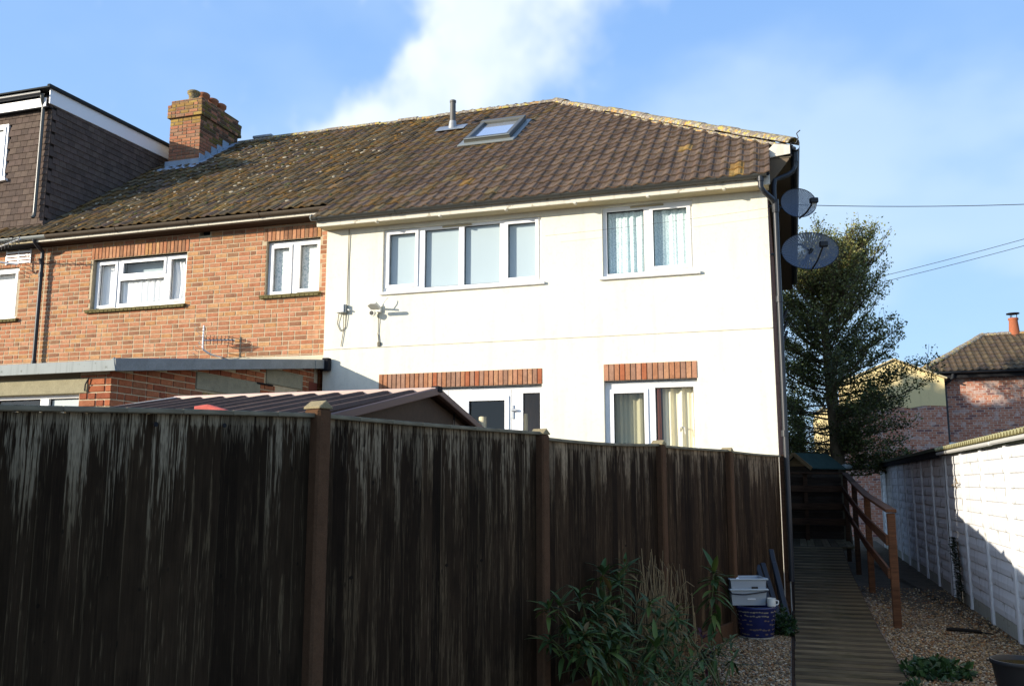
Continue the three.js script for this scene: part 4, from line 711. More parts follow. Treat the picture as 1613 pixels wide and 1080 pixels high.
// ================================================================ RAMP AND HANDRAIL
const rampY = (z) => z > 0.9 ? lerp(-0.33, -0.345, clamp((z - 0.9) / 4)) : z > -3.9 ? lerp(-0.33, -0.16, (0.9 - z) / 4.8) : z > -6.5 ? lerp(-0.16, 0.06, (-3.9 - z) / 2.6) : 0.06;
{
  const Rp = thing('timber_ramp', 'grooved timber boardwalk ramp leading back along the house wall', 'ramp');
  let z = 5.9, i = 0; const list = [];
  const cols = [[0.2, 0.15, 0.088], [0.13, 0.1, 0.06], [0.24, 0.185, 0.11], [0.11, 0.084, 0.052], [0.175, 0.138, 0.082]];
  const ribbed = (w, len) => { // deck board with four grooves along x
    const o = [[0, 0]], n = 2; o.length = 0; o.push([0, -0.025], [w, -0.025]); for (let q = n - 1; q >= 0; q--) { const a = q * w / n, e = (q + 1) * w / n; o.push([e - 0.003, 0], [a + 0.008, 0], [a + 0.005, -0.005], [a, -0.005]); }
    o.pop(); o.push([0, -0.004]); return prism(o.map(([x, y]) => [x, y]), len);
  };
  const variants = cols.map((c) => { const g = ribbed(0.138, 0.9).rotateY(Math.PI / 2).translate(0, 0, 0); uvBox(g, R() * 4, R() * 4); return colour(g, c); });
  for (; z > -6.45; z -= 0.152, i++) {
    const y = rampY(z - 0.07), sl = Math.atan2(rampY(z - 0.14) - rampY(z), 0.14), at = v3(0.04 + rr(-0.006, 0.006), y + rr(-0.002, 0.002), z);
    list.push({ g: variants[i % 2 ? pick([1, 3]) : pick([0, 2, 4])], x: new THREE.Matrix4().makeRotationX(sl).setPosition(at), at });
  }
  pieces('deck_board', list, M.deck, Rp);
  const ll = []; for (let x = 0.02, q = 0; x < 1.1; x += 0.147, q++) { const g = colour(uvBox(ribbed(0.14, 2.6).translate(0, 0, 0), R() * 3, R() * 3), pick(cols)); const at = v3(x, 0.062, -9.15); ll.push({ g, x: new THREE.Matrix4().setPosition(at), at }); } pieces('landing_board', ll, M.deck, Rp);
  const side = []; for (let q = 0; q < 16; q++) { const A = 4.9 - q * 0.75, B = A - 0.75; side.push(beam([0.945, rampY(A) - 0.09, A], [0.945, rampY(B) - 0.09, B], 0.03, 0.13), beam([0.02, rampY(A) - 0.09, A], [0.02, rampY(B) - 0.09, B], 0.03, 0.13)); } part('side_beam', side, M.railDark, Rp);
  const H = thing('timber_handrail', 'reddish brown timber handrail with posts on the right of the ramp', 'handrail');
  const P = [[1.18, 0.78, 0.97], [1.18, -2.75, 1.1], [1.17, -5.6, 1.29], [1.17, -8.5, 1.5]];
  P.forEach(([x, zz, y], k) => part('post', cb(x - 0.045, x + 0.045, G - 0.2, y - 0.03, zz - 0.045, zz + 0.045, 0.006), k > 1 ? M.railDark : M.rail, H));
  for (let k = 0; k < 3; k++) {
    const [xa, za, ya] = P[k], [xb, zb, yb] = P[k + 1], m = k > 1 ? M.railDark : M.rail;
    part('top_rail', beam([xa, ya, za + (k ? 0 : 0.07)], [xb, yb, zb], 0.12, 0.04, 0.006), m, H);
    part('middle_rail', beam([xa - 0.06, ya - 0.34, za + (k ? 0 : 0.04)], [xb - 0.06, yb - 0.34, zb], 0.03, 0.12, 0.005), m, H);
    part('lower_rail', beam([xa - 0.06, ya - 0.72, za + (k ? 0 : 0.04)], [xb - 0.06, yb - 0.72, zb], 0.03, 0.12, 0.005), m, H);
  }
  for (const [dy, n, w, h] of [[0, 'top_rail', 0.12, 0.04], [-0.34, 'middle_rail', 0.03, 0.14], [-0.72, 'lower_rail', 0.03, 0.14], [-1.05, 'lower_rail', 0.03, 0.14]]) part(n, beam([0.02, 1.51 + dy, -8.56], [1.2, 1.5 + dy, -8.56], w, h, 0.005), M.railDark, H);
  part('post', cb(0.3, 0.39, G, 1.49, -8.68, -8.59, 0.006), M.railDark, H); part('infill_panel', [0, 1, 2, 3, 4, 5, 6, 7, 8].map((q) => cb(0.03, 1.1, 0.08 + q * 0.15, 0.22 + q * 0.15, -8.75, -8.72, 0.004)), M.shedDark, H);
}

// ================================================================ WHITE CONCRETE GARAGE ROW
{
  const GX = 2.32;
  const build = (t, zs, ytop, rows, m) => {
    const list = [], pitch = (ytop - (G + 0.16)) / rows;
    const cache = new Map();
    for (let i = 0; i + 1 < zs.length; i++) {
      const za = zs[i] - 0.05, zb = zs[i + 1] + 0.05, L = za - zb, key = L.toFixed(2);
      if (!cache.has(key)) cache.set(key, [0, 1, 2].map(() => { const g = prism([[-0.02, 0], [0.004, 0], [0.012, 0.01], [0.014, pitch * 0.45], [0.002, pitch - 0.002], [-0.02, pitch - 0.002]], L).rotateY(Math.PI).translate(0, 0, L); return uvBox(g, R() * 3, R() * 3); }));
      for (let r = 0; r < rows; r++) { const at = v3(GX, G + 0.16 + r * pitch, zb + rr(-0.002, 0.002)); list.push({ g: pick(cache.get(key)), x: new THREE.Matrix4().setPosition(at.x + rr(-0.002, 0.002), at.y, at.z), at }); }
      part('base_panel', cb(GX - 0.005, GX + 0.05, G - 0.1, G + 0.157, zb, za, 0.006), M.whiteBase, t);
    }
    pieces('panel_rib', list, M.white, t, 300);
    zs.forEach((z) => part('post', [cb(GX - 0.035, GX + 0.07, G - 0.1, ytop, z - 0.05, z + 0.05, 0.01)], M.white, t));
    part('back_sheet', bx(GX + 0.03, GX + 0.06, G, ytop, zs[zs.length - 1], zs[0]), M.white, t);
  };
  const G1 = thing('concrete_garage', 'white ribbed concrete panel garage with mossy corrugated roof edge, nearest on the right', 'garage', [0, 0, 0], 0, 'white concrete garages along the path');
  const zs1 = []; for (let z = 7.5; z > -2.6; z -= 1.36) zs1.push(z - 0.55); zs1.push(-2.6);
  build(G1, zs1, 1.72, 12, M.white);
  part('walls', [bx(GX + 0.06, GX + 2.6, G, 1.9, -2.62, -2.56), bx(GX + 2.54, GX + 2.6, G, 2.1, -2.56, 6.9)], M.white, G1);
  // corrugated sheet roof, ribs run across the wall line
  const nz = 9.6 / 0.073, cor = (off) => sheet((u, v) => { const z = lerp(-2.75, 7.0, v), x = lerp(GX - 0.13, GX + 2.7, u); return [x, 1.80 + off + 0.1 * u + 0.024 * Math.sin(v * nz * Math.PI * 2 / 1.9), z]; }, 2, 560);
  const sheets = []; part('corrugated_roof', [cor(0), cor(-0.008), sheet((u, v) => { const z = lerp(-2.75, 7.0, v); return [GX - 0.13, 1.80 - 0.009 * u + 0.024 * Math.sin(v * nz * Math.PI * 2 / 1.9), z]; }, 1, 560)], mat([0.5, 0.45, 0.24], 0.95, { map: rep(T.conc, 1.2), side: THREE.DoubleSide }), G1);
  part('eaves_board', [cb(GX - 0.06, GX - 0.03, 1.70, 1.775, -2.75, 7.0, 0.006)], M.asbMoss, G1); part('gutter', [cb(GX - 0.12, GX - 0.065, 1.71, 1.755, -2.7, 1.2, 0.012), cb(GX - 0.12, GX - 0.065, 1.715, 1.758, 1.24, 7.0, 0.012)], M.upvcGrey, G1);
  const G2 = thing('concrete_garage', 'white ribbed concrete panel garage with dark mossy eaves, further back beside the ramp', 'garage', [0, 0, 0], 0, 'white concrete garages along the path');
  const zs2 = []; for (let z = -2.72; z > -13.4; z -= 1.3) zs2.push(z); build(G2, zs2, 1.72, 12, M.white);
  part('walls', [bx(GX + 0.06, GX + 2.6, G, 1.9, -13.2, -13.1)], M.white, G2);
  part('roof', [prism([[GX - 0.12, 1.78], [GX + 2.7, 1.9], [GX + 2.7, 1.93], [GX - 0.12, 1.83]], 10.5, 0.004).translate(0, 0, -13.3)], M.asbMoss, G2); part('eaves_board', [cb(GX - 0.1, GX - 0.06, 1.68, 1.78, -13.3, -2.8, 0.008)], M.dark, G2);
  const pp = thing('waste_pipe', 'pale pipe end lying across the gap at far end of the garages', 'pipe'); part('pipe', [bar([1.3, 1.69, -11.5], [2.25, 1.71, -13.2], 0.06, 0.06, 12)], M.fasciaPale, pp);
  // ivy and weeds on the wall
  const iv = thing('ivy_plant', 'narrow column of ivy climbing the white panel wall', 'ivy'); const lf = [], base = leaf(0.06, 0.055, 0.2, 0.15, 3);
  for (let i = 0; i < 420; i++) { const t = Math.pow(R(), 0.8), z = -1.75 + rr(-0.16, 0.16) * (1 - 0.75 * t) + 0.12 * Math.sin(t * 5), y = G + 0.05 + t * 0.85; const g = base.clone(); g.scale(rr(0.6, 1.2), 1, rr(0.6, 1.2)); g.rotateY(rr(0, 6.28)); g.rotateZ(rr(-1.2, 0.2)); g.translate(GX - 0.06 - R() * 0.06, y, z); lf.push(colour(g, pick([[0.03, 0.05, 0.018], [0.045, 0.07, 0.025], [0.02, 0.035, 0.015]]))); }
  part('foliage', lf, M.leaf, iv); part('stem', tube([[GX - 0.05, G, -1.75], [GX - 0.06, G + 0.3, -1.7], [GX - 0.05, G + 0.85, -1.78]], 0.008), M.bark, iv);
  const sp = thing('wall_sprig', 'small dry sprig growing out of the sunlit part of white wall', 'weed'); part('stem', [tube([[GX - 0.01, 1.22, -1.75], [GX - 0.05, 1.28, -1.6], [GX - 0.06, 1.29, -1.35]], 0.006), tube([[GX - 0.05, 1.28, -1.5], [GX - 0.07, 1.36, -1.42]], 0.004), tube([[GX - 0.05, 1.28, -1.42], [GX - 0.06, 1.37, -1.46]], 0.004)], M.dry, sp);
  part('leaves', [0, 1, 2, 3, 4, 5].map((i) => { const g = leaf(0.05, 0.035, 0.3, 0.2, 3); g.rotateY(i * 1.1); g.translate(GX - 0.06, 1.24 + 0.012 * i, -1.78 + 0.07 * i); return g; }), M.dry, sp);
}

// ================================================================ BEHIND: YELLOW-TOPPED WALLS, FAR HOUSE, GREEN SHED
{
  const Hh = thing('far_house', 'old red brick house with hipped brown tiled roof beyond the garages', 'house'), z = -18.4;
  const wall = part('wall', [bx(4.74, 14, G, 4.72, z - 7, z)], M.rub, Hh);
  const O = v3(0, 4.72, z + 0.35), V = v3(0, 0.62, -1).normalize(), kv = Math.hypot(1, 0.62), ridgeZ = z - 2.2 + 0.35;
  const vmax = 2.75;
  const roof = part('roof', [sheet((u, v) => { const zz = lerp(0, -vmax / kv, v); return [lerp(4.05 + (6.35 - 4.05) * v, 14, u), 4.70 + 0.62 * -zz, z + 0.35 + zz]; }, 4, 6), sheet((u, v) => [lerp(4.05, 6.35, v), lerp(4.68, 6.05, v), lerp(lerp(z + 0.35, z - 5, u), z - 1.98, v)], 6, 4)], M.under, Hh);
  tileSlope(roof, O, v3(1, 0, 0), V, 4.0, 10.5, vmax - 0.12, { most: 300, gauge: 0.28, pitch: 0.2, lines: [[-1, (6.35 - 4.05) / vmax, -4.05]], set: () => pick(TILES_FAR) });
  ridgeRun(roof, 'hip_tile', [4.05, 4.74, z + 0.34], [6.35, 6.14, z - 1.98], 0.12, 0.4, M.lichen); ridgeRun(roof, 'ridge_tile', [6.35, 6.14, z - 1.98], [11, 6.14, z - 1.98], 0.12, 0.45, M.lichen);
  part('fascia', cb(4.55, 14, 4.52, 4.7, z + 0.22, z + 0.25, 0.004), M.dark, Hh); { const g = gutterGeo(4.3, 14, 4.72, z + 0.34, 0.07); part('gutter', g, M.pipe, Hh); }
  part('downpipe', tube([[5.0, 4.66, z + 0.3], [4.98, 4.5, z + 0.25], [4.8, 4.38, z + 0.08], [4.78, 4.2, z + 0.06], [4.78, G, z + 0.06]], 0.05, 40, 8), M.pipe, Hh);
  const ch = part('chimney_pot', new THREE.LatheGeometry([[0.2, 0], [0.21, 0.08], [0.17, 0.12], [0.13, 0.62], [0.155, 0.64], [0.155, 0.7], [0.11, 0.7], [0.1, 0.2]].map((p) => new THREE.Vector2(...p)), 18).translate(7.3, 5.98, z - 1.98), mat([0.42, 0.14, 0.07], 0.85, { map: T.grain }), Hh);
  part('cowl', [...[0, 1, 2].map((i) => bar([7.3 + 0.1 * Math.cos(i * 2.1), 6.66, z - 1.98 + 0.1 * Math.sin(i * 2.1)], [7.3 + 0.12 * Math.cos(i * 2.1), 6.82, z - 1.98 + 0.12 * Math.sin(i * 2.1)], 0.012)), new THREE.CylinderGeometry(0.2, 0.2, 0.03, 16).translate(7.3, 6.83, z - 1.98)], M.dark, ch);
  const Y = thing('gabled_outhouse', 'brick building with pale yellow painted gable top behind the tree', 'building'), z2 = -18.0;
  part('wall', [prism([[1.62, G], [4.72, G], [4.72, 4.5], [3.31, 5.12], [1.62, 4.4]], 0.3).translate(0, 0, z2 - 0.3), bx(1.62, 4.72, G, 3.8, z2 - 5, z2 - 0.3)], M.rub, Y);
  { const pts = [[1.62, 3.72], [2.2, 3.64], [2.9, 3.56], [3.3, 3.66], [3.7, 3.6], [4.1, 3.67], [4.72, 3.64], [4.72, 4.5], [3.31, 5.12], [1.62, 4.4]]; part('painted_gable', prism(pts, 0.02, 0.003).translate(0, 0, z2 - 0.006), M.yellow, Y); }
  part('verge', [beam([4.8, 4.5, z2 - 0.05], [3.31, 5.16, z2 - 0.05], 0.3, 0.05, 0.01), beam([3.31, 5.16, z2 - 0.05], [1.55, 4.4, z2 - 0.05], 0.3, 0.05, 0.01)], mat([0.5, 0.42, 0.25], 0.9), Y);
  const Yp = thing('yellow_wall', 'sunlit pale yellow rendered wall end beside the tree trunk', 'wall'); part('wall', [prism([[1.2, G], [1.95, G], [1.95, 4.3], [1.78, 4.78], [1.62, 4.78], [1.2, 4.45]], 4, 0.01).translate(0, 0, -36)], M.yellow, Yp); part('coping', [beam([1.16, 4.47, -32.1], [1.66, 4.84, -32.1], 0.5, 0.06, 0.01)], M.concrete, Yp);
  // shed turned a little
  const S = thing('garden_shed', 'small wooden shed with dark green felt roof at the end of ramp', 'shed', [0.22, G, -10.4], -0.6);
  const w = 0.72, dp = 1.15, e = 2.06, a = 2.38;
  part('gable_boards', [...Array.from({ length: 13 }, (_, i) => cb(-w / 2, w / 2, i * 0.15, i * 0.15 + 0.146, -0.012, 0.006, 0.003))], M.shedDark, S); part('gable', prism([[-w / 2, e], [w / 2, e], [0, a - 0.03]], 0.02).translate(0, 0, -0.012), M.shedWood, S);
  part('walls', [bx(-w / 2, w / 2, 0, e, -dp, -0.014)], M.shedDark, S);
  const sl = (s) => beam([s * 0.0, a - 0.0, -dp / 2 + 0.05], [s * 0.0, a, -dp / 2 + 0.05 + 0.001], 0.01, 0.01);
  part('roof', [prism([[0, a], [w / 2 + 0.14, e - 0.04], [w / 2 + 0.14, e - 0.07], [0, a - 0.035], [-w / 2 - 0.14, e - 0.07], [-w / 2 - 0.14, e - 0.04]], dp + 0.25, 0.004).translate(0, 0, -dp - 0.1)], M.green, S);
  part('bargeboard', [beam([0, a - 0.03, 0.165], [w / 2 + 0.12, e - 0.07, 0.165], 0.02, 0.09), beam([0, a - 0.03, 0.165], [-w / 2 - 0.12, e - 0.07, 0.165], 0.02, 0.09)], M.shedWood, S);
}

// ================================================================ TREES AND BUSHES
function leafCloud(list, at, r, n, size, pal, flat = 1) { for (let i = 0; i < n; i++) { const p = v3(rr(-1, 1), rr(-1, 1) * flat, rr(-1, 1)); if (p.lengthSq() > 1) { i -= 0.5; continue; } p.multiplyScalar(r).add(at); list.push([p, size * rr(0.6, 1.3), pick(pal)]); } }
function leafMesh(list, parent, m = M.leaf, name = 'foliage') { // pointed four-sided leaves, merged
  const P = new Float32Array(list.length * 18), K = new Float32Array(list.length * 18), U = new Float32Array(list.length * 12); const d = v3(), s = v3(), q = v3();
  list.forEach(([p, z, c], i) => {
    d.set(rr(-1, 1), rr(-0.7, 0.9), rr(-1, 1)).normalize(); s.set(rr(-1, 1), rr(-1, 1), rr(-1, 1)).cross(d).normalize().multiplyScalar(z * 0.3); d.multiplyScalar(z);
    const a = p, e = q.copy(p).addScaledVector(d, 0.45).add(s), b1 = [e.x, e.y, e.z], f = q.copy(p).add(d), c1 = [f.x, f.y, f.z], g = q.copy(p).addScaledVector(d, 0.45).sub(s), d1 = [g.x, g.y - z * 0.08, g.z], a1 = [a.x, a.y, a.z];
    P.set([...a1, ...b1, ...c1, ...a1, ...c1, ...d1], i * 18); const t = rr(0.75, 1.25); for (let k = 0; k < 6; k++) K.set([c[0] * t, c[1] * t, c[2] * t], i * 18 + k * 3);
  });
  const g = new THREE.BufferGeometry(); g.setAttribute('position', new THREE.BufferAttribute(P, 3)); g.setAttribute('uv', new THREE.BufferAttribute(U, 2)); g.setAttribute('color', new THREE.BufferAttribute(K, 3)); g.computeVertexNormals(); return part(name, g, m, parent);
}
{
  const Tr = thing('evergreen_tree', 'tall loose evergreen tree with upswept twigs behind the ramp', 'tree', [0.005, 0.061, 0.583]); Tr.scale.setScalar(0.953);
  const trunk = [[1.32, G - 0.4, -13.2], [1.27, 1.2, -13.2], [1.24, 2.6, -13.2], [1.17, 4.2, -13.2], [1.1, 5.6, -13.2], [1.3, 6.6, -13.2], [1.6, 7.35, -13.2]];
  const wood = [], tw = [], lv = []; const TR = [0.22, 0.19, 0.17, 0.14, 0.1, 0.05, 0.02];
  for (let i = 0; i + 1 < trunk.length; i++) wood.push(bar(trunk[i], trunk[i + 1], TR[i], TR[i + 1], 12));
  const cv = new THREE.CatmullRomCurve3(trunk.map((p) => v3(...p)));
  const dark = [[0.06, 0.075, 0.02], [0.072, 0.088, 0.024], [0.045, 0.056, 0.017]], mid = [[0.13, 0.15, 0.035], [0.16, 0.165, 0.042], [0.1, 0.12, 0.03]], gold = [[0.24, 0.26, 0.07], [0.3, 0.3, 0.1], [0.17, 0.2, 0.055], [0.24, 0.22, 0.08]];
  const prof = (y) => y < 2.6 ? 1.7 : y < 4.0 ? lerp(2.1, 2.75, (y - 2.6) / 1.4) : y < 5.8 ? lerp(2.75, 2.45, (y - 4) / 1.8) : lerp(2.45, 1.0, clamp((y - 5.8) / 1.5));
  for (let i = 0; i < 150; i++) {
    const t = 0.2 + 0.78 * Math.pow(i / 149, 0.95), p = cv.getPoint(t), az = i * 2.4 + rr(-0.7, 0.7), L = prof(p.y) * rr(0.55, 1.12);
    const low = 1 - clamp((p.y - 2.8) / 2.6), up = lerp(rr(0.25, 0.75), rr(-0.25, 0.15), low);
    const dir = v3(Math.cos(az), up, Math.sin(az) * 0.8), pts = [p]; const n = 7; let q = p.clone(), dd = dir.clone();
    for (let k = 1; k <= n; k++) { dd.y += lerp(0.1, 0.04, low); dd.add(v3(rr(-0.2, 0.2), rr(-0.12, 0.12), rr(-0.2, 0.2))); q = q.clone().addScaledVector(dd.clone().normalize(), L / n); pts.push(q); }
    for (let k = 0; k < n; k++) wood.push(bar(pts[k].toArray(), pts[k + 1].toArray(), lerp(0.03, 0.006, k / n), lerp(0.03, 0.006, (k + 1) / n), 5));
    for (let k = 1; k <= n; k++) for (let s = 0; s < 5; s++) {
      const a = pts[k], out = v3(rr(-1, 1), rr(0.0, 1.1), rr(-1, 1)).add(dd.clone().multiplyScalar(0.7)).normalize(), l = rr(0.2, 0.7) * lerp(1.1, 0.8, k / n), e = a.clone().addScaledVector(out, l * 0.6), f = e.clone().addScaledVector(out.clone().add(v3(0, 0.6, 0)).normalize(), l * 0.4);
      tw.push(bar(a.toArray(), e.toArray(), 0.006, 0.005, 3), bar(e.toArray(), f.toArray(), 0.005, 0.003, 3));
      const hgt = clamp((a.y - 4.6 + rr(-0.8, 0.8)) / 3.0), pal = R() < hgt * 0.85 ? gold : R() < 0.45 + hgt * 0.4 ? mid : dark; const cnt = Math.round(lerp(19, 9, hgt) * (a.x > 2.4 && a.y > 4.4 ? 0.7 : 1));  // golden palette likelier higher up, painting sunlight into the crown top
      for (let c = 0; c < cnt; c++) { const b0 = a.clone().lerp(f, Math.pow(R(), 0.7) * 1.05).add(v3(rr(-0.12, 0.12), rr(-0.1, 0.1), rr(-0.12, 0.12))); if (b0.x > 0.45 && b0.x < 1.12 && b0.y > 1.7 && b0.y < 3.5 && R() < 0.93) continue; lv.push([b0, rr(0.05, 0.095), pick(pal)]); }
    }
  }
  part('trunk', wood, M.bark, Tr); part('twigs', tw, mat([0.09, 0.07, 0.045], 0.9), Tr); leafMesh(lv, Tr, M.leaf, 'crown');
  const Bu = thing('garden_bush', 'green bush behind the green-roofed shed, left of the yellow wall end', 'bush'); const bl = [];
  for (let i = 0; i < 120; i++) leafCloud(bl, v3(rr(-2.2, 0.95), rr(0.2, 6.4), -26.5 + rr(-0.8, 0.8)), rr(0.3, 0.6), 170, 0.12, R() < 0.5 ? [[0.06, 0.1, 0.025], [0.08, 0.12, 0.03], [0.045, 0.075, 0.02]] : dark);
  leafMesh(bl, Bu); part('stem', [bar([0, G, -26.5], [-0.3, 4.2, -26.5], 0.1, 0.04), bar([0, G, -26.5], [0.5, 4.4, -26.6], 0.08, 0.03)], M.bark, Bu);
}

// ================================================================ FIXTURES ON THE HOUSES
{
  const dish = (label, c, rx, ry, yaw, tilt, feed) => {
    const D = thing('satellite_dish', label, 'satellite dish', c, 0, 'satellite dishes on the house corner'); D.rotation.set(0, yaw, 0);
    const g = sheet((u, v) => { const a = u * Math.PI * 2, r = v; const x = Math.cos(a) * rx * r, y = Math.sin(a) * ry * r; return [x, y, 0.16 * rx * (r * r - 1)]; }, 40, 8); g.rotateX(-tilt); part('reflector', g, M.dish, D);
    const rim = []; for (let i = 0; i <= 40; i++) { const a = i / 40 * Math.PI * 2; const p = v3(Math.cos(a) * rx, Math.sin(a) * ry, 0).applyAxisAngle(v3(1, 0, 0), -tilt); rim.push(p.toArray()); } part('rim', tube(rim, 0.006, 60, 5), M.pipe, D);
    part('feed_arm', [tube([[0, -ry, 0], [feed[0] * 0.5, lerp(-ry, feed[1], 0.45) - 0.03, feed[2] * 0.55], feed], 0.014, 16, 6)], M.pipe, D);
    part('feed_horn', [bar([feed[0], feed[1], feed[2]], [feed[0] - 0.0, feed[1] + 0.04, feed[2] - 0.1], 0.035, 0.03, 12), cb(feed[0] - 0.06, feed[0] + 0.06, feed[1] - 0.03, feed[1] + 0.05, feed[2] - 0.02, feed[2] + 0.06, 0.01)], M.black, D);
    return D;
  };
  const d1 = dish('smaller oval mesh satellite dish, upper of the two on the house corner', [0.37, 5.56, -1.6], 0.27, 0.25, 0.25, 0.2, [0.14, -0.08, 0.3]);
  part('bracket', [tube([[0, -0.02, -0.06], [-0.15, -0.06, -0.12], [-0.47, -0.06, 0.05]], 0.02, 16)], M.pipe, d1); part('feed_cables', [0, 1, 2].map((i) => tube([[0.12 + i * 0.02, -0.1, 0.32], [0.12 + i * 0.022, -0.18, 0.3]], 0.008, 6)), M.ceramic, d1);
  const d2 = dish('larger oval mesh satellite dish, lower of the two on house corner', [0.5, 4.79, -1.6], 0.42, 0.31, 0.15, 0.2, [0.12, -0.03, 0.42]);
  part('bracket', [tube([[0, 0.02, -0.08], [-0.1, 0.14, -0.14], [-0.24, 0.14, -0.14], [-0.32, 0.0, -0.1], [-0.6, -0.05, 0.05]], 0.02, 24), bar([-0.1, -0.2, -0.1], [0.05, 0.05, -0.08], 0.03)], M.pipe, d2);
  const jb = thing('junction_box', 'pale grey junction box with looped cables on the white wall', 'junction box');
  part('box', [cb(-6.64, -6.49, 3.93, 4.06, 0.0, 0.09, 0.006)], M.whiteBox, jb); part('cover', cb(-6.5, -6.46, 3.92, 4.055, 0, 0.07, 0.006), M.gutterGrey, jb); part('bracket', [bar([-6.46, 3.98, 0.03], [-6.41, 3.96, 0.05], 0.014)], M.ceramic, jb);
  part('cable', [tube([[-6.47, 5.28, 0.02], [-6.475, 4.7, 0.012], [-6.47, 4.06, 0.02]], 0.007, 20), tube([[-6.6, 3.93, 0.03], [-6.63, 3.76, 0.015], [-6.57, 3.64, 0.015], [-6.49, 3.7, 0.015], [-6.48, 3.92, 0.03]], 0.006, 30), tube([[-6.52, 3.92, 0.03], [-6.52, 3.66, 0.015], [-6.56, 3.4, 0.015]], 0.006, 20)], M.cable, jb);
  const cam = thing('security_lamp', 'cream wall-mounted security floodlight with round sensor on white wall', 'security light'), cp = v3(-5.93, 3.96, 0);
  part('wall_plate', cb(-5.95, -5.87, 3.9, 4.02, 0, 0.05, 0.01), M.ceramic, cam); part('arm', [bar([-5.9, 3.97, 0.04], [-5.78, 3.99, 0.16], 0.016), tube([[-5.82, 3.99, 0.12], [-5.76, 4.07, 0.12], [-5.73, 4.11, 0.1]], 0.008, 8)], M.ceramic, cam);
  part('lamp_head', [prism([[-0.08, -0.08], [0.06, -0.1], [0.09, -0.06], [0.08, 0.09], [-0.02, 0.1], [-0.09, 0.05]], 0.03, 0.012).rotateX(1.2).translate(-5.9, 3.98, 0.24)], M.ceramic, cam);
  part('sensor', [bar([-5.99, 3.885, 0.06], [-5.99, 3.88, 0.13], 0.045, 0.05, 16)], M.ceramic, cam); part('sensor_lens', [bar([-5.99, 3.88, 0.131], [-5.99, 3.88, 0.136], 0.034, 0.03, 16)], M.black, cam);
  part('lead', [tube([[-5.92, 3.9, 0.02], [-5.925, 3.6, 0.012], [-5.93, 3.56, 0.014]], 0.006, 14), tube([[-5.925, 3.56, 0.014], [-5.905, 3.42, 0.014]], 0.008, 8), cb(-5.93, -5.88, 3.37, 3.44, 0, 0.03, 0.006)], M.cable, cam);
  // television aerials
  const aerial = (label, pos, turn, n, L) => {
    const A = thing('tv_aerial', label, 'aerial', pos, turn, 'television aerials on the brick walls');
    part('boom', [bar([0, 0, 0], [L, 0.02, 0], 0.012)], M.steel, A);
    for (let i = 0; i < n; i++) { const x = 0.05 + (L - 0.08) * i / (n - 1); part('element', [bar([x, 0.02, -0.13], [x, 0.02, 0.13], 0.006), bar([x, -0.07, 0.0], [x, 0.09, 0.0], 0.005)], M.black, A); }
    part('reflector', [-1, 1].flatMap((s) => [0.06, 0.12, 0.18, 0.24].map((y) => bar([-0.02 - y * 0.4, s * y, -0.16], [-0.02 - y * 0.4, s * y, 0.16], 0.006))), M.steel, A);
    part('mast', [tube([[0, 0.25, 0], [0, -0.14, 0], [0.12, -0.22, -0.1], [0.3, -0.24, -0.36]], 0.016, 24)], M.upvc, A); return A;
  };
  aerial('small rooftop-style aerial low on the brick wall above the lean-to', [-9.12, 3.62, -0.02], 0.45, 8, 0.5);
  aerial('light aerial with crossed rods by the louvre at top left', [-13.75, 5.5, 0.05], -0.35, 9, 1.15);
  // overhead wires
  const wire = (label, a, e, sag, r = 0.006) => { const w = thing('overhead_wire', label, 'wire', [0, 0, 0], 0, 'overhead wires and cables'); const pts = []; for (let i = 0; i <= 12; i++) { const t = i / 12; pts.push([lerp(a[0], e[0], t), lerp(a[1], e[1], t) - sag * 4 * t * (1 - t), lerp(a[2], e[2], t)]); } part('wire', tube(pts, r, 40, 5), M.wire, w); };
  wire('single dark wire stretching right from the house corner by the upper dish', [0.05, 5.75, -2.2], [4.6, 5.31, -2], 0.06);
  wire('upper of the two parallel wires beyond the tree', [0.5, 9.75, -30], [12.8, 12.35, -30], 0.12, 0.012);
  wire('lower of the two parallel wires beyond the tree', [0.5, 9.5, -30], [12.8, 12.05, -30], 0.12, 0.012);
  wire('thin cable strung across the white front below the eaves', [-3.2, 4.86, 0.16], [-0.02, 4.99, 0.16], 0.02, 0.002);
}

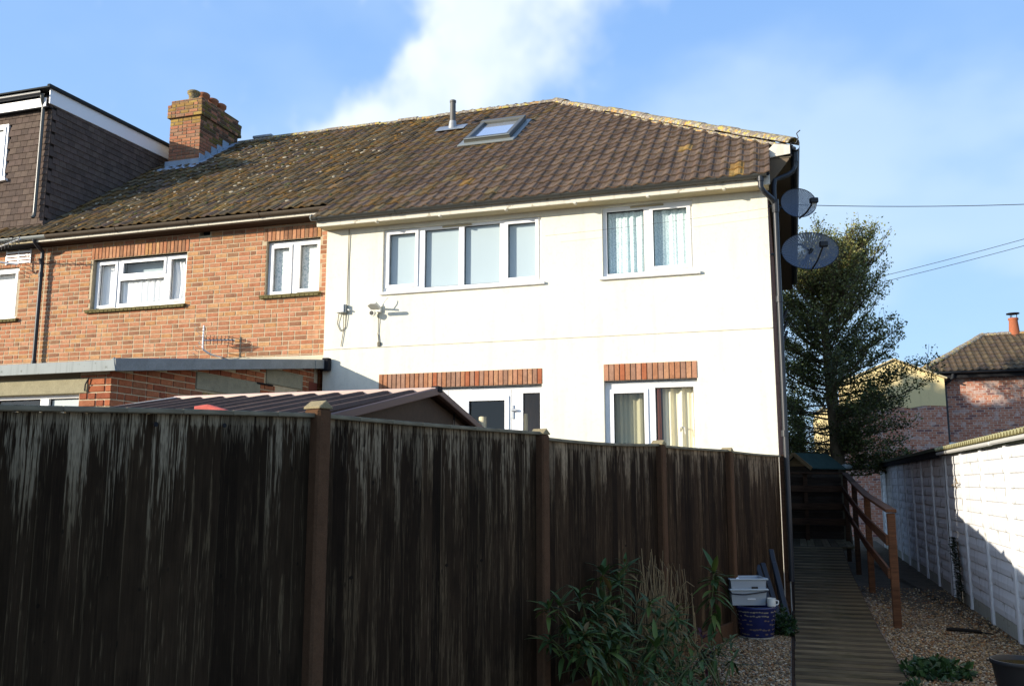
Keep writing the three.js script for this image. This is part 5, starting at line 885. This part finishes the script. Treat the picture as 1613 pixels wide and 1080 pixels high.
// ================================================================ POTS, CRATES, PLANTS
{
  const gp = thing('glazed_pot', 'dark blue glazed flowerpot with rows of pale dabs holding crates', 'flowerpot', [-0.36, G, 1.95]);
  const L = (pts, n = 40) => new THREE.LatheGeometry(pts.map((p) => new THREE.Vector2(...p)), n);
  part('body', L([[0.17, 0.025], [0.185, 0.04], [0.2, 0.18], [0.215, 0.31], [0.225, 0.325], [0.222, 0.345], [0.2, 0.345], [0.19, 0.28]]), M.cobalt, gp); part('saucer', L([[0, 0], [0.17, 0], [0.185, 0.012], [0.18, 0.026], [0, 0.026]]), M.potBase, gp); part('compost', L([[0, 0.31], [0.195, 0.3]]), M.soil, gp);
  const crate = (label, y, lit) => { const c = thing('plastic_crate', label, 'crate', [-0.47, y, 1.9], 0.35, 'stacked plastic crates'); const w = 0.2, d = 0.15, h = 0.17, t = 0.008;
    const ring = (w0, d0, y0, w1, d1, y1, th) => { const o = []; for (const [a, e] of [[[-1, 1], [1, 1]], [[1, 1], [1, -1]], [[1, -1], [-1, -1]], [[-1, -1], [-1, 1]]]) o.push(sheet((u, v) => [lerp(lerp(a[0], e[0], u) * w0, lerp(a[0], e[0], u) * w1, v), lerp(y0, y1, v), lerp(lerp(a[1], e[1], u) * d0, lerp(a[1], e[1], u) * d1, v)], 4, 4)); return o; };
    part('body', [...ring(w - 0.02, d - 0.02, 0, w, d, h, t), ...ring(w - 0.03, d - 0.03, 0.005, w - 0.01, d - 0.01, h, t), bx(-w + 0.02, w - 0.02, 0, 0.008, -d + 0.02, d - 0.02)], mat([0.34, 0.38, 0.41], 0.45, { side: THREE.DoubleSide }), c);
    part('rim', [cb(-w - 0.015, w + 0.015, h - 0.012, h + 0.006, d - 0.008, d + 0.015, 0.004), cb(-w - 0.015, w + 0.015, h - 0.012, h + 0.006, -d - 0.015, -d + 0.008, 0.004), cb(-w - 0.015, -w + 0.008, h - 0.012, h + 0.006, -d + 0.008, d - 0.008, 0.004), cb(w - 0.008, w + 0.015, h - 0.012, h + 0.006, -d + 0.008, d - 0.008, 0.004)], M.crateLid, c);
    return c; };
  const c1 = crate('lower grey plastic crate resting on the blue pot', G + 0.35), c2 = crate('upper grey plastic crate with dark handle, white lining inside', G + 0.46);
  part('badge', [cb(0.03, 0.1, 0.06, 0.09, 0.149, 0.156, 0.002)], M.black, c2); part('handle', [tube([[-0.21, 0.15, 0.02], [-0.2, 0.02, 0.17], [-0.05, 0.01, 0.19], [0.19, 0.04, 0.17], [0.215, 0.1, 0.02]], 0.008, 30)], M.black, c2);
  part('lining', sheet((u, v) => [lerp(-0.18, 0.02, u), 0.1 + 0.06 * Math.sin(u * 4) + 0.02 * Math.sin(v * 9 + u * 5), lerp(-0.12, 0.12, v)], 12, 12), M.net, c2); part('slot', [cb(-0.02, 0.07, 0.06, 0.075, 0.146, 0.152, 0.002)], M.whiteBox, c1);
  const mug = thing('white_mug', 'small pale mug standing on the rim of blue pot', 'mug', [-0.19, G + 0.345, 2.02]); part('body', L([[0, 0], [0.04, 0], [0.045, 0.01], [0.047, 0.09], [0.042, 0.09], [0.04, 0.012], [0, 0.012]], 20), M.ceramic, mug); part('handle', tube([[0.045, 0.07, 0], [0.075, 0.06, 0], [0.07, 0.025, 0], [0.045, 0.02, 0]], 0.007, 12), M.ceramic, mug);
  const bl = thing('plastic_edging', 'bundle of black plastic edging strips leaning on fence behind the crates', 'garden edging');
  [[-0.42, 0.28, 1.25, -0.24], [-0.36, 0.33, 1.2, -0.16], [-0.3, 0.35, 1.15, -0.1], [-0.2, 0.5, 1.0, -0.06], [-0.17, 0.36, 1.1, -0.02]].forEach(([x, y, z, x2], i) => part('strip', beam([x2 + 0.02, G, z + 0.35], [x, y, z - 0.15], 0.065, 0.02, 0.008), M.black, bl));
  const bp = thing('black_pot', 'large black plastic plant pot at the bottom right corner', 'plant pot', [1.72, G, 4.3]);
  part('body', L([[0.14, 0], [0.16, 0.02], [0.2, 0.27], [0.215, 0.28], [0.215, 0.31], [0.2, 0.31], [0.19, 0.26]]), M.black, bp); part('moss', L([[0, 0.285], [0.1, 0.29], [0.195, 0.27]]), mat([0.14, 0.12, 0.05], 1, { map: rep(T.lichen, 2), ...b(0.01) }), bp);
  const st = thing('fallen_stick', 'dark broken stick lying on the gravel by the white wall', 'stick'); part('stick', [tube([[1.68, G + 0.03, 0.9], [1.85, G + 0.04, 0.98], [2.02, G + 0.03, 1.0]], 0.02, 10, 7), tube([[1.98, G + 0.03, 0.98], [2.1, G + 0.04, 1.2]], 0.008, 6, 5)], mat([0.02, 0.017, 0.014], 0.9), st);

  // ---- plants: leaves are single meshes of a few shared shapes
  const LF = [leaf(0.17, 0.036, 0.3, 0.35), leaf(0.15, 0.038, 0.5, 0.3), leaf(0.19, 0.038, 0.15, 0.4), leaf(0.13, 0.032, 0.7, 0.3)];
  const pal = [[0.045, 0.085, 0.02], [0.06, 0.11, 0.026], [0.034, 0.062, 0.018], [0.11, 0.15, 0.03], [0.075, 0.11, 0.04]].map((c) => LF.map((g) => colour(g.clone(), c)));
  const LM = phys([1, 1, 1], 0.55, { specularIntensity: 0.4, vertexColors: true, side: THREE.DoubleSide, transmission: 0.15, thickness: 0 });
  const BROWN = LF.map((g) => colour(g.clone(), [0.2, 0.12, 0.04]));
  let LV = []; const lq = new THREE.Quaternion(), le = new THREE.Euler();
  const whorl = (at, n, up, sc, set) => { for (let i = 0; i < n; i++) { le.set(0, i * 2.4 + rr(-0.3, 0.3), up + rr(-0.35, 0.3), 'YXZ'); const p = at.clone().add(v3(0, rr(-0.05, 0.02), 0)), k = sc * rr(0.5, 1.25); LV.push({ g: pick(pick(set)), x: new THREE.Matrix4().compose(p, lq.setFromEuler(le), v3(k, k, k)), at: p.clone() }); } };
  const spurge = (label, stems, cat = 'plant', set = pal, extra) => { const t = thing('leafy_plant', label, cat); LV = []; if (set === pal) set = [...pal, ...pal, BROWN]; stems.forEach(([x, y, z, x0, z0, n, sc]) => {
    part('stem', tube([[x0, G, z0], [lerp(x0, x, 0.5) + rr(-0.03, 0.03), lerp(G, y, 0.55), lerp(z0, z, 0.5)], [x, y, z]], 0.007, 12, 5), mat([0.09, 0.1, 0.04], 0.8), t);
    whorl(v3(x, y, z), Math.round(n * 0.5), 0.75, sc, set); whorl(v3(x, y - 0.05, z), Math.round(n * 0.6), 0.1, sc, set); whorl(v3(lerp(x, x0, 0.2), lerp(y, G, 0.2), lerp(z, z0, 0.2)), Math.round(n * 0.45), -0.2, sc, set); whorl(v3(lerp(x, x0, 0.4), lerp(y, G, 0.4), lerp(z, z0, 0.4)), Math.round(n * 0.3), -0.3, sc, set); });
    if (extra) extra(); pieces('leaf', LV, LM, t); return t; };
  const big = []; for (let i = 0; i < 23; i++) { const z = 4.55 + R() * 1.75, off = 0.12 + R() * 0.5; const x = fx(z) + off, y = lerp(0.08, 0.62, Math.pow(R(), 0.8)) - Math.max(0, off - 0.3) * 0.7; big.push([x, y, z, fx(5.4) + 0.3 + rr(-0.1, 0.1), 5.4 + rr(-0.2, 0.2), 15, 1.0]); }
  big.push([fx(5.2) + 0.12, 0.6, 5.2, fx(5.3) + 0.3, 5.3, 16, 1.05], [fx(4.75) + 0.1, 0.63, 4.8, fx(5.3) + 0.3, 5.3, 14, 1.0]);
  spurge('large bushy plant of narrow dark green leaves against the fence', big, 'shrub');
  spurge('single tall stem with long drooping leaves in front of fence', [[-0.63, 0.5, 3.9, -0.66, 3.95, 22, 1.35]], 'plant', pal.slice(3).concat(pal.slice(0, 2)), () => { whorl(v3(-0.64, 0.26, 3.92), 5, -0.25, 1.5, pal); whorl(v3(-0.65, 0.08, 3.94), 4, -0.6, 1.3, pal); });
  const small = []; for (let i = 0; i < 24; i++) { const z = 4.2 + R() * 1.6; small.push([-0.92 + rr(-0.16, 0.5), G + rr(0.15, 0.5), z, -0.8 + rr(-0.15, 0.3), z + 0.1, 10, 0.75]); }
  spurge('low cluster of small leafy shoots in front of the tall stem', small);
  const purple = [[0.06, 0.015, 0.035], [0.045, 0.02, 0.03], [0.09, 0.03, 0.04]].map((c) => LF.map((g) => colour(g.clone(), c)));
  spurge('small dark purple leaved shoot among the green plants', [[-0.72, -0.02, 4.25, -0.72, 4.3, 14, 0.6], [-0.68, -0.16, 4.3, -0.7, 4.3, 10, 0.6]], 'plant', purple);
  const dg = thing('dry_stalks', 'tangle of dry straw coloured stalks against the fence', 'dry plant'); const ds = [];
  for (let i = 0; i < 150; i++) { const z = 3.9 + R() * 0.75, x = fx(z) + rr(0.04, 0.3), h = rr(0.4, 1.06); let q = [x, G, z]; const pts = [q]; for (let k = 1; k <= 4; k++) { q = [q[0] + rr(-0.04, 0.05), q[1] + h / 4 * rr(0.7, 1.2), q[2] + rr(-0.07, 0.07)]; pts.push(q); } if (R() < 0.5) pts.push([q[0] + rr(-0.05, 0.1), q[1] - rr(0.05, 0.2), q[2] + rr(-0.12, 0.05)]); ds.push(tube(pts, rr(0.0015, 0.0032), 10, 3)); }
  part('stalks', ds, M.dry, dg);
  const canes = thing('bleached_canes', 'pair of pale upright canes standing between the two plants', 'canes'); [[3.45, 0.16], [3.3, 0.12], [3.6, 0.1]].forEach(([z, o], i) => part('cane', bar([fx(z) + o, G, z], [fx(z) + o - 0.03, 0.25 - i * 0.2, z - 0.04], 0.007, 0.005, 6), M.dry, canes));
  const clump = (name, label, c, r, h, n, pp, size) => { const t = thing(name, label, 'weed'); const l = []; for (let i = 0; i < n; i++) { const a = R() * 6.28, q = Math.sqrt(R()) * r; l.push([v3(c[0] + Math.cos(a) * q, G + 0.02 + R() * h * (1 - q / r * 0.6), c[2] + Math.sin(a) * q), size * rr(0.6, 1.4), pick(pp)]); } leafMesh(l, t); part('stems', [0, 1, 2, 3, 4].map((i) => bar([c[0], G, c[2]], [c[0] + Math.cos(i * 1.3) * r * 0.7, G + h * 0.6, c[2] + Math.sin(i * 1.3) * r * 0.7], 0.004, 0.003, 4)), mat([0.07, 0.1, 0.03], 0.8), t); };
  const gr = [[0.035, 0.085, 0.02], [0.05, 0.11, 0.03], [0.025, 0.06, 0.02]];
  clump('green_weed', 'bright green leafy weed growing at the right edge of ramp', [1.22, 0, 3.5], 0.27, 0.14, 520, gr, 0.075); clump('green_weed', 'small green clump between the blue pot and ramp', [-0.07, 0, 1.75], 0.13, 0.34, 420, [[0.02, 0.05, 0.012], [0.03, 0.07, 0.015]], 0.05);
  clump('green_weed', 'tiny pale weed on the ramp edge nearest the handrail post', [0.95, 0, 4.1], 0.08, 0.06, 60, gr, 0.05);

  { const l = []; for (let i = 0; i < 420; i++) { const left = R() < 0.6; const z = left ? rr(1, 6.2) : rr(-3, 5), x = left ? fx(z) + 0.05 + Math.pow(R(), 1.6) * 0.9 : pick([rr(2.0, 2.26), rr(0.96, 1.3), rr(1, 2.2)]); if (left && x > -0.02) continue; const g = leaf(rr(0.03, 0.08), rr(0.015, 0.035), rr(-0.6, 0.6), 0.3, 3); g.rotateY(rr(0, 6.28)); g.rotateX(rr(-0.4, 0.4)); g.translate(x, G + 0.018, z); l.push(colour(g, pick([[0.16, 0.09, 0.035], [0.22, 0.14, 0.06], [0.09, 0.055, 0.03], [0.13, 0.11, 0.04]]))); }
    const o = part('leaf_litter', l, M.leafSolid, scene); o.userData.kind = 'stuff'; o.userData.label = 'scattered dry brown leaves lying on the gravel'; o.userData.category = 'leaf litter'; }

  // ---- loose gravel stones
  const geo = new THREE.IcosahedronGeometry(1, 1); { const p = geo.attributes.position; for (let i = 0; i < p.count; i++) { const s = 0.82 + 0.3 * n3(p.getX(i) * 1.7 + 9, p.getY(i) * 1.7 + 9, p.getZ(i) * 1.7 + 9, 3); p.setXYZ(i, p.getX(i) * s, p.getY(i) * s * 0.62, p.getZ(i) * s * 0.85); } geo.computeVertexNormals(); }
  const NP = 30000, im = new THREE.InstancedMesh(geo, M.pebble, NP), m4 = new THREE.Matrix4(), qq = new THREE.Quaternion(), ee = new THREE.Euler(), cc = new THREE.Color();
  const pc = [[0.26, 0.16, 0.07], [0.32, 0.23, 0.13], [0.15, 0.1, 0.055], [0.42, 0.35, 0.24], [0.22, 0.1, 0.04], [0.1, 0.08, 0.055], [0.34, 0.23, 0.11]];
  let k = 0; while (k < NP) { const left = R() < 0.5; let x, z; if (left) { z = rr(0.3, 6.4); x = lerp(fx(z) + 0.05, -0.01, R()); } else { z = lerp(6.4, -3.5, Math.pow(R(), 1.25)); x = rr(0.98, 2.28); const edge = lerp(1.0, 2.28, sst(-2.5, 1.6, z)); if (x < edge === false && R() < 0 ) continue; if (z < 1.6 && x > 0.98 && R() < 0.8 * (1 - sst(-2.5, 1.6, z)) ) continue; }
    const s = rr(0.007, 0.016); ee.set(rr(-0.5, 0.5), rr(0, 6.28), rr(-0.5, 0.5)); qq.setFromEuler(ee); m4.compose(v3(x, G + 0.003 + R() * 0.009, z), qq, v3(s, s, s)); im.setMatrixAt(k, m4); const c = pick(pc), t = rr(0.7, 1.15); im.setColorAt(k, cc.setRGB(c[0] * t, c[1] * t, c[2] * t)); k++; }
  im.name = 'gravel'; im.userData.kind = 'stuff'; im.userData.label = 'loose tan and brown gravel stones on both sides of ramp'; im.userData.category = 'gravel'; scene.add(im);
}

scene.traverse((o) => { if (o.isMesh) { o.castShadow = true; o.receiveShadow = true; } });
renderer.render(scene, camera);
